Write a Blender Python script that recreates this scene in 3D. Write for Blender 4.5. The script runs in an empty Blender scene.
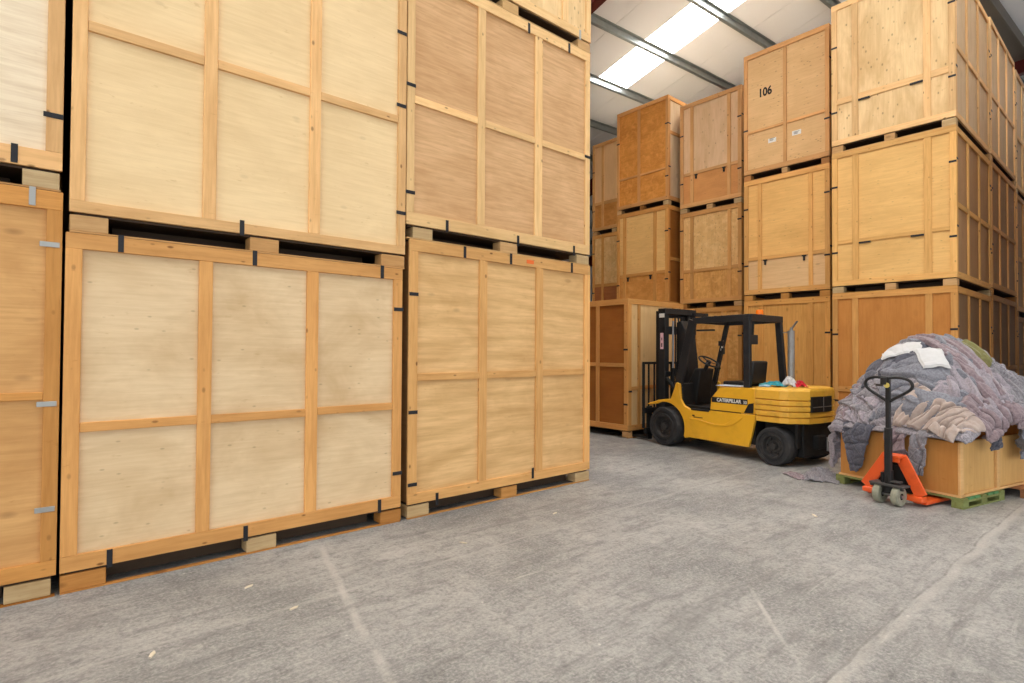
import bpy, bmesh, math, random
from mathutils import Vector, Matrix, noise
PI = math.pi
sc = bpy.context.scene
COL = sc.collection
random.seed(7)

# ------------------------------------------------------------------ mesh helpers
class MB:
    def __init__(self):
        self.v, self.f = [], []
    def add(self, vs, fs):
        n = len(self.v)
        self.v += [tuple(p) for p in vs]
        self.f += [tuple(i + n for i in f) for f in fs]
        return self
    def box(self, x0, y0, z0, x1, y1, z1):
        x0, x1 = min(x0, x1), max(x0, x1); y0, y1 = min(y0, y1), max(y0, y1); z0, z1 = min(z0, z1), max(z0, z1)
        return self.add([(x0,y0,z0),(x1,y0,z0),(x1,y1,z0),(x0,y1,z0),(x0,y0,z1),(x1,y0,z1),(x1,y1,z1),(x0,y1,z1)],
                        [(0,3,2,1),(4,5,6,7),(0,1,5,4),(1,2,6,5),(2,3,7,6),(3,0,4,7)])
    def bar(self, p, q, w, h, up=(0,0,1)):
        p, q, up = Vector(p), Vector(q), Vector(up)
        d = (q - p).normalized(); s = d.cross(up)
        if s.length < 1e-4: s = d.cross(Vector((1,0,0)))
        s.normalize(); u = s.cross(d)
        vs = []
        for c in (p, q):
            for a, b in ((-1,-1),(1,-1),(1,1),(-1,1)):
                vs.append(c + s*(a*w/2) + u*(b*h/2))
        return self.add(vs, [(0,1,2,3),(7,6,5,4),(0,4,5,1),(1,5,6,2),(2,6,7,3),(3,7,4,0)])
    def cyl(self, p, q, r, n=16, r2=None):
        r2 = r if r2 is None else r2
        p, q = Vector(p), Vector(q); d = (q-p).normalized()
        s = d.cross(Vector((0,0,1)))
        if s.length < 1e-3: s = Vector((1,0,0))
        s.normalize(); u = s.cross(d)
        vs = [p + (s*math.cos(2*PI*i/n) + u*math.sin(2*PI*i/n))*r for i in range(n)]
        vs += [q + (s*math.cos(2*PI*i/n) + u*math.sin(2*PI*i/n))*r2 for i in range(n)]
        fs = [(i, i+n, (i+1) % n + n, (i+1) % n) for i in range(n)]
        fs += [tuple(range(n)), tuple(range(2*n-1, n-1, -1))]
        return self.add(vs, fs)
    def tube(self, pts, r, n=8, closed=False):
        pts = [Vector(p) for p in pts]; m = len(pts); vs, fs = [], []
        nrm = None
        for i, p in enumerate(pts):
            if closed: d = pts[(i+1) % m] - pts[i-1]
            else: d = pts[min(i+1, m-1)] - pts[max(i-1, 0)]
            d.normalize()
            if nrm is None:
                nrm = d.orthogonal().normalized()
            nrm = (nrm - d*nrm.dot(d)).normalized(); b = d.cross(nrm)
            for k in range(n):
                a = 2*PI*k/n
                vs.append(p + (nrm*math.cos(a) + b*math.sin(a))*r)
        for i in range(m if closed else m-1):
            j = (i+1) % m
            for k in range(n):
                fs.append((i*n+k, i*n+(k+1) % n, j*n+(k+1) % n, j*n+k))
        if not closed:
            fs += [tuple(range(n-1, -1, -1)), tuple(range((m-1)*n, m*n))]
        return self.add(vs, fs)
    def prism(self, poly, t0, t1, plane='xz'):
        n = len(poly)
        def P(a, b, t):
            return (a, t, b) if plane == 'xz' else ((a, b, t) if plane == 'xy' else (t, a, b))
        vs = [P(a, b, t0) for a, b in poly] + [P(a, b, t1) for a, b in poly]
        fs = [tuple(range(n)), tuple(range(2*n-1, n-1, -1))] + [(i, i+n, (i+1) % n+n, (i+1) % n) for i in range(n)]
        return self.add(vs, fs)
    def lathe(self, prof, origin=(0,0,0), axis='y', n=40):
        # prof: list of (radius, t along axis), closed ring profile
        m = len(prof); vs, fs = [], []
        for i in range(n):
            a = 2*PI*i/n
            for r, t in prof:
                if axis == 'y': p = (r*math.cos(a), t, r*math.sin(a))
                elif axis == 'z': p = (r*math.cos(a), r*math.sin(a), t)
                else: p = (t, r*math.cos(a), r*math.sin(a))
                vs.append((p[0]+origin[0], p[1]+origin[1], p[2]+origin[2]))
        for i in range(n):
            j = (i+1) % n
            for k in range(m):
                l = (k+1) % m
                fs.append((i*m+k, i*m+l, j*m+l, j*m+k))
        return self.add(vs, fs)
    def build(self, name, mat, parent=None, bevel=0, smooth=False, seg=1):
        me = bpy.data.meshes.new(name)
        me.from_pydata(self.v, [], self.f)
        bm = bmesh.new(); bm.from_mesh(me)
        bmesh.ops.remove_doubles(bm, verts=bm.verts, dist=1e-6)
        bmesh.ops.recalc_face_normals(bm, faces=bm.faces)
        bm.to_mesh(me); bm.free()
        me.materials.append(mat)
        if smooth:
            for p in me.polygons: p.use_smooth = True
            me.set_sharp_from_angle(angle=math.radians(35))
        o = bpy.data.objects.new(name, me); COL.objects.link(o)
        if parent is not None: o.parent = parent
        if bevel:
            b = o.modifiers.new('bevel', 'BEVEL'); b.width = bevel; b.segments = seg; b.limit_method = 'ANGLE'
            if seg > 1: 
                for p in me.polygons: p.use_smooth = True
                me.set_sharp_from_angle(angle=math.radians(50))
        return o

def empty(name, loc, rz=0.0):
    o = bpy.data.objects.new(name, None); COL.objects.link(o)
    o.empty_display_size = .2; o.location = loc; o.rotation_euler = (0, 0, rz)
    return o
def tag(o, label=None, cat=None, group=None, kind=None):
    if label: o['label'] = label
    if cat: o['category'] = cat
    if group: o['group'] = group
    if kind: o['kind'] = kind
    return o

# ------------------------------------------------------------------ materials
def newmat(name):
    m = bpy.data.materials.new(name); m.use_nodes = True
    nt = m.node_tree; b = nt.nodes['Principled BSDF']
    return m, nt, b
def lin(c):
    return tuple(((x/255)/12.92 if x/255 <= .04045 else ((x/255+.055)/1.055)**2.4) for x in c) + (1,)
def node(nt, t, **k):
    n = nt.nodes.new(t)
    for a, v in k.items():
        if a.startswith('i_'): n.inputs[a[2:].replace('_', ' ')].default_value = v
        else: setattr(n, a, v)
    return n
def mixc(nt, fac, a, b, mode='MIX'):
    n = nt.nodes.new('ShaderNodeMix'); n.data_type = 'RGBA'; n.blend_type = mode
    for s, v in ((0, fac), (6, a), (7, b)):
        if hasattr(v, 'is_output'): nt.links.new(v, n.inputs[s])
        else: n.inputs[s].default_value = v
    return n.outputs[2]
def maprange(nt, v, a, b, c=0.0, d=1.0):
    n = nt.nodes.new('ShaderNodeMapRange')
    n.inputs[1].default_value = a; n.inputs[2].default_value = b; n.inputs[3].default_value = c; n.inputs[4].default_value = d
    nt.links.new(v, n.inputs[0]); return n.outputs[0]
def coords(nt, scale, world=False, rnd=True):
    tc = nt.nodes.new('ShaderNodeTexCoord')
    mp = nt.nodes.new('ShaderNodeMapping'); mp.inputs['Scale'].default_value = scale
    src = tc.outputs['Object']
    if world:
        g = nt.nodes.new('ShaderNodeNewGeometry'); src = g.outputs['Position']
    elif rnd:
        oi = nt.nodes.new('ShaderNodeObjectInfo')
        mu = nt.nodes.new('ShaderNodeMath'); mu.operation = 'MULTIPLY'; mu.inputs[1].default_value = 37.0
        nt.links.new(oi.outputs['Random'], mu.inputs[0])
        ad = nt.nodes.new('ShaderNodeVectorMath'); ad.operation = 'ADD'
        nt.links.new(src, ad.inputs[0]); nt.links.new(mu.outputs[0], ad.inputs[1]); src = ad.outputs[0]
    nt.links.new(src, mp.inputs['Vector'])
    return mp.outputs[0]
def noi(nt, vec, scale, detail=4, rough=.55, dist=0.0):
    n = node(nt, 'ShaderNodeTexNoise', i_Scale=scale, i_Detail=detail, i_Roughness=rough, i_Distortion=dist)
    nt.links.new(vec, n.inputs['Vector']); return n.outputs[0]

_wc = {}
def wood(base, axis='H', grain=.35, knots=.5, blotch=.25, knot_scale=3.0, var=.12, wave=0.0, rough=.62, ksel=.5, mott=0):
    key = (base, axis, grain, knots, blotch, knot_scale, var, wave, ksel, mott); knot_scale *= 1.5
    if key in _wc: return _wc[key]
    m, nt, b = newmat('wood_%s' % axis)
    L = nt.links
    base_l = lin(base)
    dark = (base_l[0]*.70, base_l[1]*.58, base_l[2]*.44, 1)
    lite = (min(base_l[0]*1.14, 1), min(base_l[1]*1.16, 1), min(base_l[2]*1.22, 1), 1)
    sc_ = (1.0, 1.0, 14.0) if axis == 'H' else (14.0, 14.0, .9)
    v = coords(nt, sc_)
    g = noi(nt, v, 3.0, 6, .62, .35)
    g = maprange(nt, g, .38, .68)
    gm = nt.nodes.new('ShaderNodeMath'); gm.operation = 'MULTIPLY'; gm.inputs[1].default_value = grain
    L.new(g, gm.inputs[0])
    c = mixc(nt, gm.outputs[0], lite, dark)
    vb = coords(nt, (1, 1, 1.6) if axis == 'H' else (2.2, 2.2, .8))
    bl = maprange(nt, noi(nt, vb, 1.7, 4, .6, .5), .4, .7, 0, blotch)
    c = mixc(nt, bl, c, (base_l[0]*.72, base_l[1]*.60, base_l[2]*.46, 1))
    if wave:
        wv = node(nt, 'ShaderNodeTexWave', i_Scale=1.6, i_Distortion=14.0, i_Detail=2.0)
        wv.inputs['Detail Scale'].default_value = .6; wv.bands_direction = 'Z'
        L.new(coords(nt, (.35, .35, 1.0) if axis == 'H' else (1, 1, .3)), wv.inputs['Vector'])
        c = mixc(nt, maprange(nt, wv.outputs[1], .55, 1.0, 0, wave), c, dark)
    if knots:
        vo = node(nt, 'ShaderNodeTexVoronoi', i_Scale=knot_scale)
        L.new(coords(nt, (1, 1, 2.2) if axis == 'H' else (1.7, 1.7, 1)), vo.inputs['Vector'])
        kn = maprange(nt, vo.outputs['Distance'], .10, .21, knots, 0)
        # only some of the cells carry a knot
        sel = nt.nodes.new('ShaderNodeSeparateColor'); L.new(vo.outputs['Color'], sel.inputs[0])
        gt = nt.nodes.new('ShaderNodeMath'); gt.operation = 'GREATER_THAN'; gt.inputs[1].default_value = ksel
        L.new(sel.outputs[0], gt.inputs[0])
        mu = nt.nodes.new('ShaderNodeMath'); mu.operation = 'MULTIPLY'
        m0 = nt.nodes.new('ShaderNodeMath'); m0.operation = 'MULTIPLY'; L.new(gt.outputs[0], m0.inputs[0]); L.new(maprange(nt, sel.outputs[1], 0, 1, .35, 1.1), m0.inputs[1])
        L.new(kn, mu.inputs[0]); L.new(m0.outputs[0], mu.inputs[1])
        c = mixc(nt, mu.outputs[0], c, (base_l[0]*.22, base_l[1]*.13, base_l[2]*.08, 1))
    if mott:
        mo = maprange(nt, noi(nt, coords(nt, (1, 1, 1)), 9.0, 2, .5, .8), .46, .66, 0, mott)
        c = mixc(nt, mo, c, (min(base_l[0]*1.35, .95), min(base_l[1]*1.5, .9), min(base_l[2]*1.9, .85), 1))
        mo2 = maprange(nt, noi(nt, coords(nt, (1, 1, 1.4)), 6.0, 3, .6, 1.2), .52, .68, 0, mott*.7)
        c = mixc(nt, mo2, c, dark)
    # nicks and stains
    st = maprange(nt, noi(nt, coords(nt, (1, 1, 3)), 9.0, 3, .7), .66, .74, 0, .35)
    c = mixc(nt, st, c, dark)
    oi = nt.nodes.new('ShaderNodeObjectInfo')
    hv = nt.nodes.new('ShaderNodeHueSaturation')
    L.new(maprange(nt, oi.outputs['Random'], 0, 1, 1-var, 1+var*.7), hv.inputs['Value'])
    L.new(c, hv.inputs['Color'])
    L.new(hv.outputs[0], b.inputs['Base Color'])
    b.inputs['Roughness'].default_value = rough
    b.inputs['Specular IOR Level'].default_value = .25
    bp = nt.nodes.new('ShaderNodeBump'); bp.inputs['Strength'].default_value = .12; bp.inputs['Distance'].default_value = .004
    L.new(g, bp.inputs['Height']); L.new(bp.outputs[0], b.inputs['Normal'])
    _wc[key] = m
    return m
def plain(name, c, rough=.5, metal=0.0, spec=.4, dirt=0.0, dirtc=(60, 50, 40), dscale=6.0, emit=0):
    m, nt, b = newmat(name)
    b.inputs['Roughness'].default_value = rough; b.inputs['Metallic'].default_value = metal
    b.inputs['Specular IOR Level'].default_value = spec
    if dirt:
        n = noi(nt, coords(nt, (1, 1, 1)), dscale, 6, .65, .3)
        f = maprange(nt, n, .48, .72, 0, dirt)
        nt.links.new(mixc(nt, f, lin(c), lin(dirtc)), b.inputs['Base Color'])
        nt.links.new(maprange(nt, n, .4, .7, rough*.85, min(rough*1.3, 1)), b.inputs['Roughness'])
    else:
        b.inputs['Base Color'].default_value = lin(c)
    if emit:
        b.inputs['Emission Color'].default_value = lin(c); b.inputs['Emission Strength'].default_value = emit
    return m

M_clip = plain('black_steel', (38, 38, 42), .5, .3)
M_clipg = plain('galvanised_clip', (165, 165, 160), .4, .6)
M_black = plain('black_paint', (27, 29, 32), .5, 0, .4, .35, (70, 62, 54), 8)
M_dark = plain('dark_rubbery_metal', (22, 22, 22), .65, 0, .3, .4, (58, 52, 44), 7)
M_yellow = plain('yellow_paint', (234, 174, 40), .38, 0, .5, .30, (176, 120, 30), 3.5)
M_yellowd = plain('worn_yellow_paint', (232, 176, 60), .45, 0, .45, .45, (150, 110, 50), 5)
M_rubber = plain('tyre_rubber', (50, 50, 51), .85, 0, .2, .5, (86, 82, 78), 5)
M_rim = plain('wheel_rim', (54, 53, 53), .55, .2, .4, .5, (92, 84, 74), 9)
M_orange = plain('orange_paint', (232, 92, 34), .42, 0, .5, .35, (150, 40, 14), 7)
M_steel = plain('bare_steel', (150, 150, 150), .35, .8)
M_exh = plain('exhaust_steel', (150, 150, 148), .45, .5, .4, .3, (120, 90, 60), 10)
M_white = plain('white_label', (226, 224, 216), .6)
M_paper = plain('paper', (205, 208, 216), .8)
M_pink = plain('pink_label', (222, 178, 186), .6)
M_red = plain('red_oxide_steel', (92, 22, 18), .5, .1)
M_galv = plain('galvanised_steel', (150, 156, 156), .38, .75, .5, .25, (105, 112, 112), 3)
M_darksteel = plain('dark_steel', (78, 76, 74), .6, .3)
M_ink = plain('black_ink', (30, 26, 22), .8)
M_wheelpl = plain('pale_nylon', (150, 150, 132), .6, 0, .3, .5, (84, 80, 66), 20)
M_greenw = wood((130, 140, 84), 'V', .6, .3, .7)
M_greenp = wood((92, 146, 96), 'V', .6, .2, .7)
M_amber = plain('amber_lens', (240, 120, 24), .25)
M_sticker = plain('yellow_sticker', (206, 186, 96), .6)
M_tape = plain('orange_spray_mark', (232, 112, 50), .8)

def cloth(name, c1, c2, speck=.5, scale=60):
    m, nt, b = newmat(name)
    v = coords(nt, (1, 1, 1))
    n1 = maprange(nt, noi(nt, v, scale, 4, .75), .42, .6, 0, speck)
    n2 = maprange(nt, noi(nt, v, 5, 3, .6), .35, .7, 0, .5)
    c = mixc(nt, n1, lin(c1), lin(c2))
    c = mixc(nt, n2, c, tuple(x*.8 for x in lin(c1)[:3]) + (1,))
    nt.links.new(c, b.inputs['Base Color'])
    b.inputs['Roughness'].default_value = .95; b.inputs['Specular IOR Level'].default_value = .1
    b.inputs['Sheen Weight'].default_value = .25
    bp = nt.nodes.new('ShaderNodeBump'); bp.inputs['Strength'].default_value = .35; bp.inputs['Distance'].default_value = .006
    nt.links.new(noi(nt, v, 30, 5, .7), bp.inputs['Height']); nt.links.new(bp.outputs[0], b.inputs['Normal'])
    return m
C_grey = cloth('grey_felt', (146, 142, 146), (84, 80, 86), .7)
C_grey2 = cloth('blue_grey_felt', (134, 135, 143), (78, 79, 88), .7)
C_mix = cloth('mixed_grey_felt', (160, 155, 160), (84, 80, 88), .8)
C_dark = cloth('dark_grey_felt', (98, 98, 108), (54, 54, 62), .7)
C_mauve = cloth('mauve_blanket', (150, 134, 138), (98, 82, 88), .6, 40)
C_beige = cloth('beige_pink_blanket', (182, 166, 156), (150, 122, 108), .3, 25)
C_white = cloth('white_sheet', (206, 206, 206), (190, 186, 180), .2, 20)
C_olive = cloth('olive_cloth', (132, 128, 84), (110, 104, 60), .4, 20)
C_lilac = cloth('pale_lilac_felt', (164, 156, 162), (106, 98, 106), .6, 50)
C_teal = cloth('teal_rag', (40, 150, 160), (20, 90, 100), .3, 20)
C_red = cloth('red_rag', (200, 40, 50), (140, 20, 30), .3, 20)

# ------------------------------------------------------------------ the building
ANG = -0.053
ca, sa = math.cos(ANG), math.sin(ANG)
def bw(u, v, z=0.0):               # building grid -> world
    return (u*ca - v*sa, u*sa + v*ca, z)
Z0, SL = 9.945, -.205
def roofz(x, y): return Z0 + SL*y
RIDGE = -6.0
U0, U1, V0, V1 = -12.0, 32.0, -13.0, 20.0

def structure(o): return tag(o, kind='structure')

# concrete floor
def floor_mat():
    m, nt, b = newmat('concrete_floor'); L = nt.links
    v = coords(nt, (1, 1, 1), world=True)
    n1 = noi(nt, v, .9, 8, .62, .4); n2 = noi(nt, v, 7, 8, .75, .2); n3 = noi(nt, v, 60, 4, .7)
    c = mixc(nt, maprange(nt, n1, .36, .66), lin((116, 117, 117)), lin((172, 171, 167)))
    c = mixc(nt, maprange(nt, n2, .46, .64, 0, .55), c, lin((108, 107, 106)))
    c = mixc(nt, maprange(nt, n3, .42, .62, 0, .5), c, lin((194, 192, 186)))
    g = nt.nodes.new('ShaderNodeNewGeometry')
    def streak(rot, sc_, scale, lo, hi, amt, colr):
        nonlocal c
        mp = nt.nodes.new('ShaderNodeMapping'); mp.inputs['Rotation'].default_value = (0, 0, rot); mp.inputs['Scale'].default_value = sc_
        L.new(g.outputs['Position'], mp.inputs[0])
        c = mixc(nt, maprange(nt, noi(nt, mp.outputs[0], scale, 8, .75, .5), lo, hi, 0, amt), c, lin(colr))
    streak(.05, (1.0, 6.0, 1), 1.3, .50, .68, .6, (98, 97, 97))
    streak(-.9, (1.2, 10.0, 1), 1.6, .56, .70, .5, (92, 92, 92))
    streak(.1, (2.0, 26.0, 1), 1.2, .58, .70, .5, (204, 201, 194))
    streak(-.7, (2.0, 30.0, 1), 1.6, .60, .70, .45, (206, 203, 196))
    streak(0, (1, 1, 1), .45, .52, .66, .45, (104, 104, 104))
    streak(1.3, (3, 3, 1), 2.5, .58, .70, .4, (200, 197, 190))
    n4 = noi(nt, v, 28, 6, .8); c = mixc(nt, maprange(nt, n4, .5, .64, 0, .45), c, lin((96, 95, 94)))
    # chips of pale dust
    vo = node(nt, 'ShaderNodeTexVoronoi', i_Scale=7.0); L.new(v, vo.inputs['Vector'])
    sel = nt.nodes.new('ShaderNodeSeparateColor'); L.new(vo.outputs['Color'], sel.inputs[0])
    gt = nt.nodes.new('ShaderNodeMath'); gt.operation = 'GREATER_THAN'; gt.inputs[1].default_value = .86; L.new(sel.outputs[0], gt.inputs[0])
    mu = nt.nodes.new('ShaderNodeMath'); mu.operation = 'MULTIPLY'; L.new(maprange(nt, vo.outputs['Distance'], .03, .07, .6, 0), mu.inputs[0]); L.new(gt.outputs[0], mu.inputs[1])
    c = mixc(nt, mu.outputs[0], c, lin((222, 218, 210)))
    # worn slab joints: distance to a line a*x+b*y+c
    sx = nt.nodes.new('ShaderNodeSeparateXYZ')
    wob = nt.nodes.new('ShaderNodeVectorMath'); wob.operation = 'MULTIPLY_ADD'
    cn = node(nt, 'ShaderNodeTexNoise', i_Scale=1.8, i_Detail=5.0); L.new(v, cn.inputs['Vector'])
    L.new(cn.outputs['Color'], wob.inputs[0]); wob.inputs[1].default_value = (.09, .09, 0); L.new(v, wob.inputs[2])
    L.new(wob.outputs[0], sx.inputs[0])
    def joint(px, py, dx, dy, w, colr, amt, lo=None, hi=None):
        nonlocal c
        l = math.hypot(dx, dy); dx /= l; dy /= l
        px += .045; py += .045
        def comb(ax, ay, k):
            a = nt.nodes.new('ShaderNodeMath'); a.operation = 'MULTIPLY_ADD'; L.new(sx.outputs[0], a.inputs[0]); a.inputs[1].default_value = ax; a.inputs[2].default_value = k
            b2 = nt.nodes.new('ShaderNodeMath'); b2.operation = 'MULTIPLY_ADD'; L.new(sx.outputs[1], b2.inputs[0]); b2.inputs[1].default_value = ay; L.new(a.outputs[0], b2.inputs[2])
            return b2.outputs[0]
        d = comb(-dy, dx, px*dy - py*dx)
        ab = nt.nodes.new('ShaderNodeMath'); ab.operation = 'ABSOLUTE'; L.new(d, ab.inputs[0])
        f = maprange(nt, ab.outputs[0], w*.3, w, amt, 0)
        if lo is not None:
            t = comb(dx, dy, -(px*dx + py*dy))
            g1 = maprange(nt, t, lo-.1, lo+.1); g2 = maprange(nt, t, hi-.2, hi+.1, 1, 0)
            m1 = nt.nodes.new('ShaderNodeMath'); m1.operation = 'MULTIPLY'; L.new(g1, m1.inputs[0]); L.new(g2, m1.inputs[1])
            m2 = nt.nodes.new('ShaderNodeMath'); m2.operation = 'MULTIPLY'; L.new(m1.outputs[0], m2.inputs[0]); L.new(f, m2.inputs[1]); f = m2.outputs[0]
        # broken up by wear
        m3 = nt.nodes.new('ShaderNodeMath'); m3.operation = 'MULTIPLY'; L.new(f, m3.inputs[0]); L.new(maprange(nt, n2, .36, .6, 0, 1), m3.inputs[1])
        c = mixc(nt, m3.outputs[0], c, lin(colr))
    joint(2.48, .90, 4.22, -.06, .045, (204, 200, 192), .5)
    joint(2.48, .93, 4.22, -.06, .010, (92, 90, 88), .6)
    joint(1.524, 3.797, -.408, -1.75, .03, (196, 192, 186), .7, 0, 2.6)
    joint(3.095, 1.544, -.52, -.44, .016, (206, 202, 196), .7, 0, .7)
    joint(4.4, 3.05, 1, .02, .02, (190, 187, 182), .45)
    joint(4.4, 1.9, 1, -.05, .015, (110, 108, 106), .3)
    L.new(c, b.inputs['Base Color'])
    L.new(maprange(nt, n2, .35, .7, .42, .68), b.inputs['Roughness'])
    b.inputs['Specular IOR Level'].default_value = .4
    bp = nt.nodes.new('ShaderNodeBump'); bp.inputs['Strength'].default_value = .12; bp.inputs['Distance'].default_value = .004
    L.new(n3, bp.inputs['Height']); L.new(bp.outputs[0], b.inputs['Normal'])
    return m
f = MB(); cs = [bw(U0, V0), bw(U1, V0), bw(U1, V1), bw(U0, V1)]
f.add([(x, y, 0) for x, y, _ in cs] + [(x, y, -.2) for x, y, _ in cs], [(0,1,2,3),(7,6,5,4),(0,4,5,1),(1,5,6,2),(2,6,7,3),(3,7,4,0)])
structure(f.build('floor', floor_mat()))

M_liner = plain('white_roof_liner', (238, 238, 240), .7, 0, .3)
M_wall = plain('pale_cladding', (222, 222, 222), .7, 0, .3)
def slab(mb, u0, u1, v0, v1, drop=0.0, th=.06):
    P = []
    for u, v in ((u0,v0),(u1,v0),(u1,v1),(u0,v1)):
        x, y, _ = bw(u, v); P.append((x, y))
    def z(x, y, v):
        zr = roofz(x, y)
        if v < RIDGE: zr -= 2*(-SL)*(RIDGE - v)
        return zr - drop
    vv = (v0, v0, v1, v1)
    vs = [(p[0], p[1], z(p[0], p[1], w)) for p, w in zip(P, vv)] + [(p[0], p[1], z(p[0], p[1], w) + th) for p, w in zip(P, vv)]
    mb.add(vs, [(0,1,2,3),(7,6,5,4),(0,4,5,1),(1,5,6,2),(2,6,7,3),(3,7,4,0)])
SKY = [(-7.9, -6.9), (-1.9, -.9), (4.05, 5.05), (10.01, 11.01), (25.0, 26.0)]
SV0, SV1 = -4.6, 9.62
# liner sheets, 1 m wide, butt-jointed, with the rooflight strips left open between them
c = MB()
u = U0 - .986*0
edges = [U0] + [k + .012 for k in range(-11, 32)] + [U1]
for a, b_ in zip(edges[:-1], edges[1:]):
    segs = [(a, b_)]
    isk = [s for s in SKY if s[0] < b_ - .02 and s[1] > a + .02]
    g = .004
    if isk:
        s = isk[0]
        slab(c, a+g, b_-g, RIDGE, SV0); slab(c, a+g, b_-g, SV1, V1)
        if a + .03 < s[0]: slab(c, a+g, s[0], SV0, SV1)
        if b_ - .03 > s[1]: slab(c, s[1], b_-g, SV0, SV1)
    else:
        slab(c, a+g, b_-g, RIDGE, V1)
    slab(c, a+g, b_-g, V0, RIDGE)
structure(c.build('ceiling', M_liner))
# outer roof skin over the joints
c = MB(); slab(c, U0, U1, RIDGE, SV0, -.08); slab(c, U0, U1, V0, RIDGE, -.08); slab(c, U0, U1, SV1, V1, -.08)
prev = U0
for s in SKY:
    slab(c, prev, s[0], SV0, SV1, -.08); prev = s[1]
slab(c, prev, U1, SV0, SV1, -.08)
structure(c.build('trim_1', M_darksteel))
# translucent daylight rooflights
M_roofl, nt, b = newmat('daylit_rooflight')
b.inputs['Base Color'].default_value = (.9, .9, .9, 1); b.inputs['Roughness'].default_value = .6
b.inputs['Emission Color'].default_value = (1.0, .975, .94, 1); b.inputs['Emission Strength'].default_value = 20.0
for i, s in enumerate(SKY):
    c = MB(); slab(c, s[0], s[1], SV0, SV1, 0, .03)
    structure(c.build('window_%d' % (i+1), M_roofl))
# walls
def wall(name, u0, v0, u1, v1, openings=()):
    mb = MB(); n = 24
    for i in range(n):
        a, b2 = i/n, (i+1)/n
        pa = bw(u0+(u1-u0)*a, v0+(v1-v0)*a); pb = bw(u0+(u1-u0)*b2, v0+(v1-v0)*b2)
        mb.bar((pa[0], pa[1], 5.9), (pb[0], pb[1], 5.9), .1, 11.8)
    return structure(mb.build(name, M_wall))
wall('wall_left', U0, V1, U1, V1)
LIGHT_GAPS_R = [(-9.0, -2.5), (.5, 7.0), (10.0, 16.5)]  # unseen openings added to light crates and ceiling from the side
mb = MB(); prev = U0
def rseg(mb, u0, u1, z0, z1):
    pa, pb = bw(u0, V0), bw(u1, V0)
    mb.bar((pa[0], pa[1], (z0+z1)/2), (pb[0], pb[1], (z0+z1)/2), .1, z1-z0)
for a, b_ in LIGHT_GAPS_R:
    rseg(mb, prev, a, 0, 11.8); rseg(mb, a, b_, 5.5, 11.8); prev = b_
rseg(mb, prev, U1, 0, 11.8)
structure(mb.build('wall_right', M_wall))
wall('wall_far', U1, V0, U1, V1)
# wall behind the camera with the open loading door
def wseg(mb, v0, v1, z0, z1):
    pa, pb = bw(U0, v0), bw(U0, v1)
    mb.bar((pa[0], pa[1], (z0+z1)/2), (pb[0], pb[1], (z0+z1)/2), .1, z1-z0)
mb = MB(); wseg(mb, V0, -8.5, 0, 11.8); wseg(mb, 3.5, V1, 0, 11.8); wseg(mb, -8.5, 3.5, 6.0, 11.8)
structure(mb.build('wall_back', M_wall))
mb = MB(); 
for a in (-8.5, 3.5): 
    p = bw(U0, a); mb.bar((p[0], p[1], 0), (p[0], p[1], 6.0), .2, .2)
pa, pb = bw(U0, -8.6), bw(U0, 3.6); mb.bar((pa[0], pa[1], 6.1), (pb[0], pb[1], 6.1), .25, .25)
structure(mb.build('door_1', M_darksteel))

# purlins (Z sections) under the liner, along the building
k = 2
def purlin(v, name):
    mb = MB(); N = 1
    p, q = bw(U0+.2, v), bw(U1-.2, v)
    def zz(p): 
        z = roofz(p[0], p[1]); 
        return z - (2*(-SL)*(RIDGE - v) if v < RIDGE else 0)
    P = Vector((p[0], p[1], zz(p))); Q = Vector((q[0], q[1], zz(q)))
    w = Vector((-sa, ca, 0))
    dn = Vector((0, 0, -1))
    mb.bar(P + dn*.005 - w*.03, Q + dn*.005 - w*.03, .07, .01)
    mb.bar(P + dn*.075, Q + dn*.075, .012, .14)
    mb.bar(P + dn*.145 + w*.035, Q + dn*.145 + w*.035, .07, .012)
    mb.bar(P + dn*.132 + w*.068, Q + dn*.132 + w*.068, .006, .03)
    return structure(mb.build(name, M_galv))
for i in range(-8, 9):
    v = 6.77 + 1.427*i
    purlin(v, 'trim_%d' % k); k += 1
# red rafters under the purlins
for u in (-4.47, 1.61, 7.69, 13.77, 19.85):
    mb = MB()
    for a, b2 in ((RIDGE, V1-.2), (V0+.2, RIDGE)):
        p, q = bw(u-.10, a), bw(u-.10, b2)
        def zz(p, v):
            z = roofz(p[0], p[1]); return z - (2*(-SL)*(RIDGE - v) if v < RIDGE else 0)
        P = Vector((p[0], p[1], zz(p, a) - .21)); Q = Vector((q[0], q[1], zz(q, b2) - .21))
        mb.bar(P, Q, .20, .016); mb.bar(P - Vector((0,0,.22)), Q - Vector((0,0,.22)), .012, .44); mb.bar(P - Vector((0,0,.44)), Q - Vector((0,0,.44)), .20, .016)
    structure(mb.build('trim_%d' % k, M_red)); k += 1
# dark steel gutter beam over the right-hand aisle
mb = MB(); p, q = bw(7.0, 3.0), bw(U1-.3, 3.0)
zt = roofz(*bw(16, 3.4)[:2])
mb.bar((p[0], p[1]+.50, zt-.16), (q[0], q[1]+.50, zt-.16), .36, .20); mb.bar((p[0], p[1]+.31, zt-.2), (q[0], q[1]+.31, zt-.2), .03, .28)
GUT = structure(mb.build('trim_%d' % k, plain('grey_gutter', (120, 114, 106), .6))); k += 1

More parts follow.
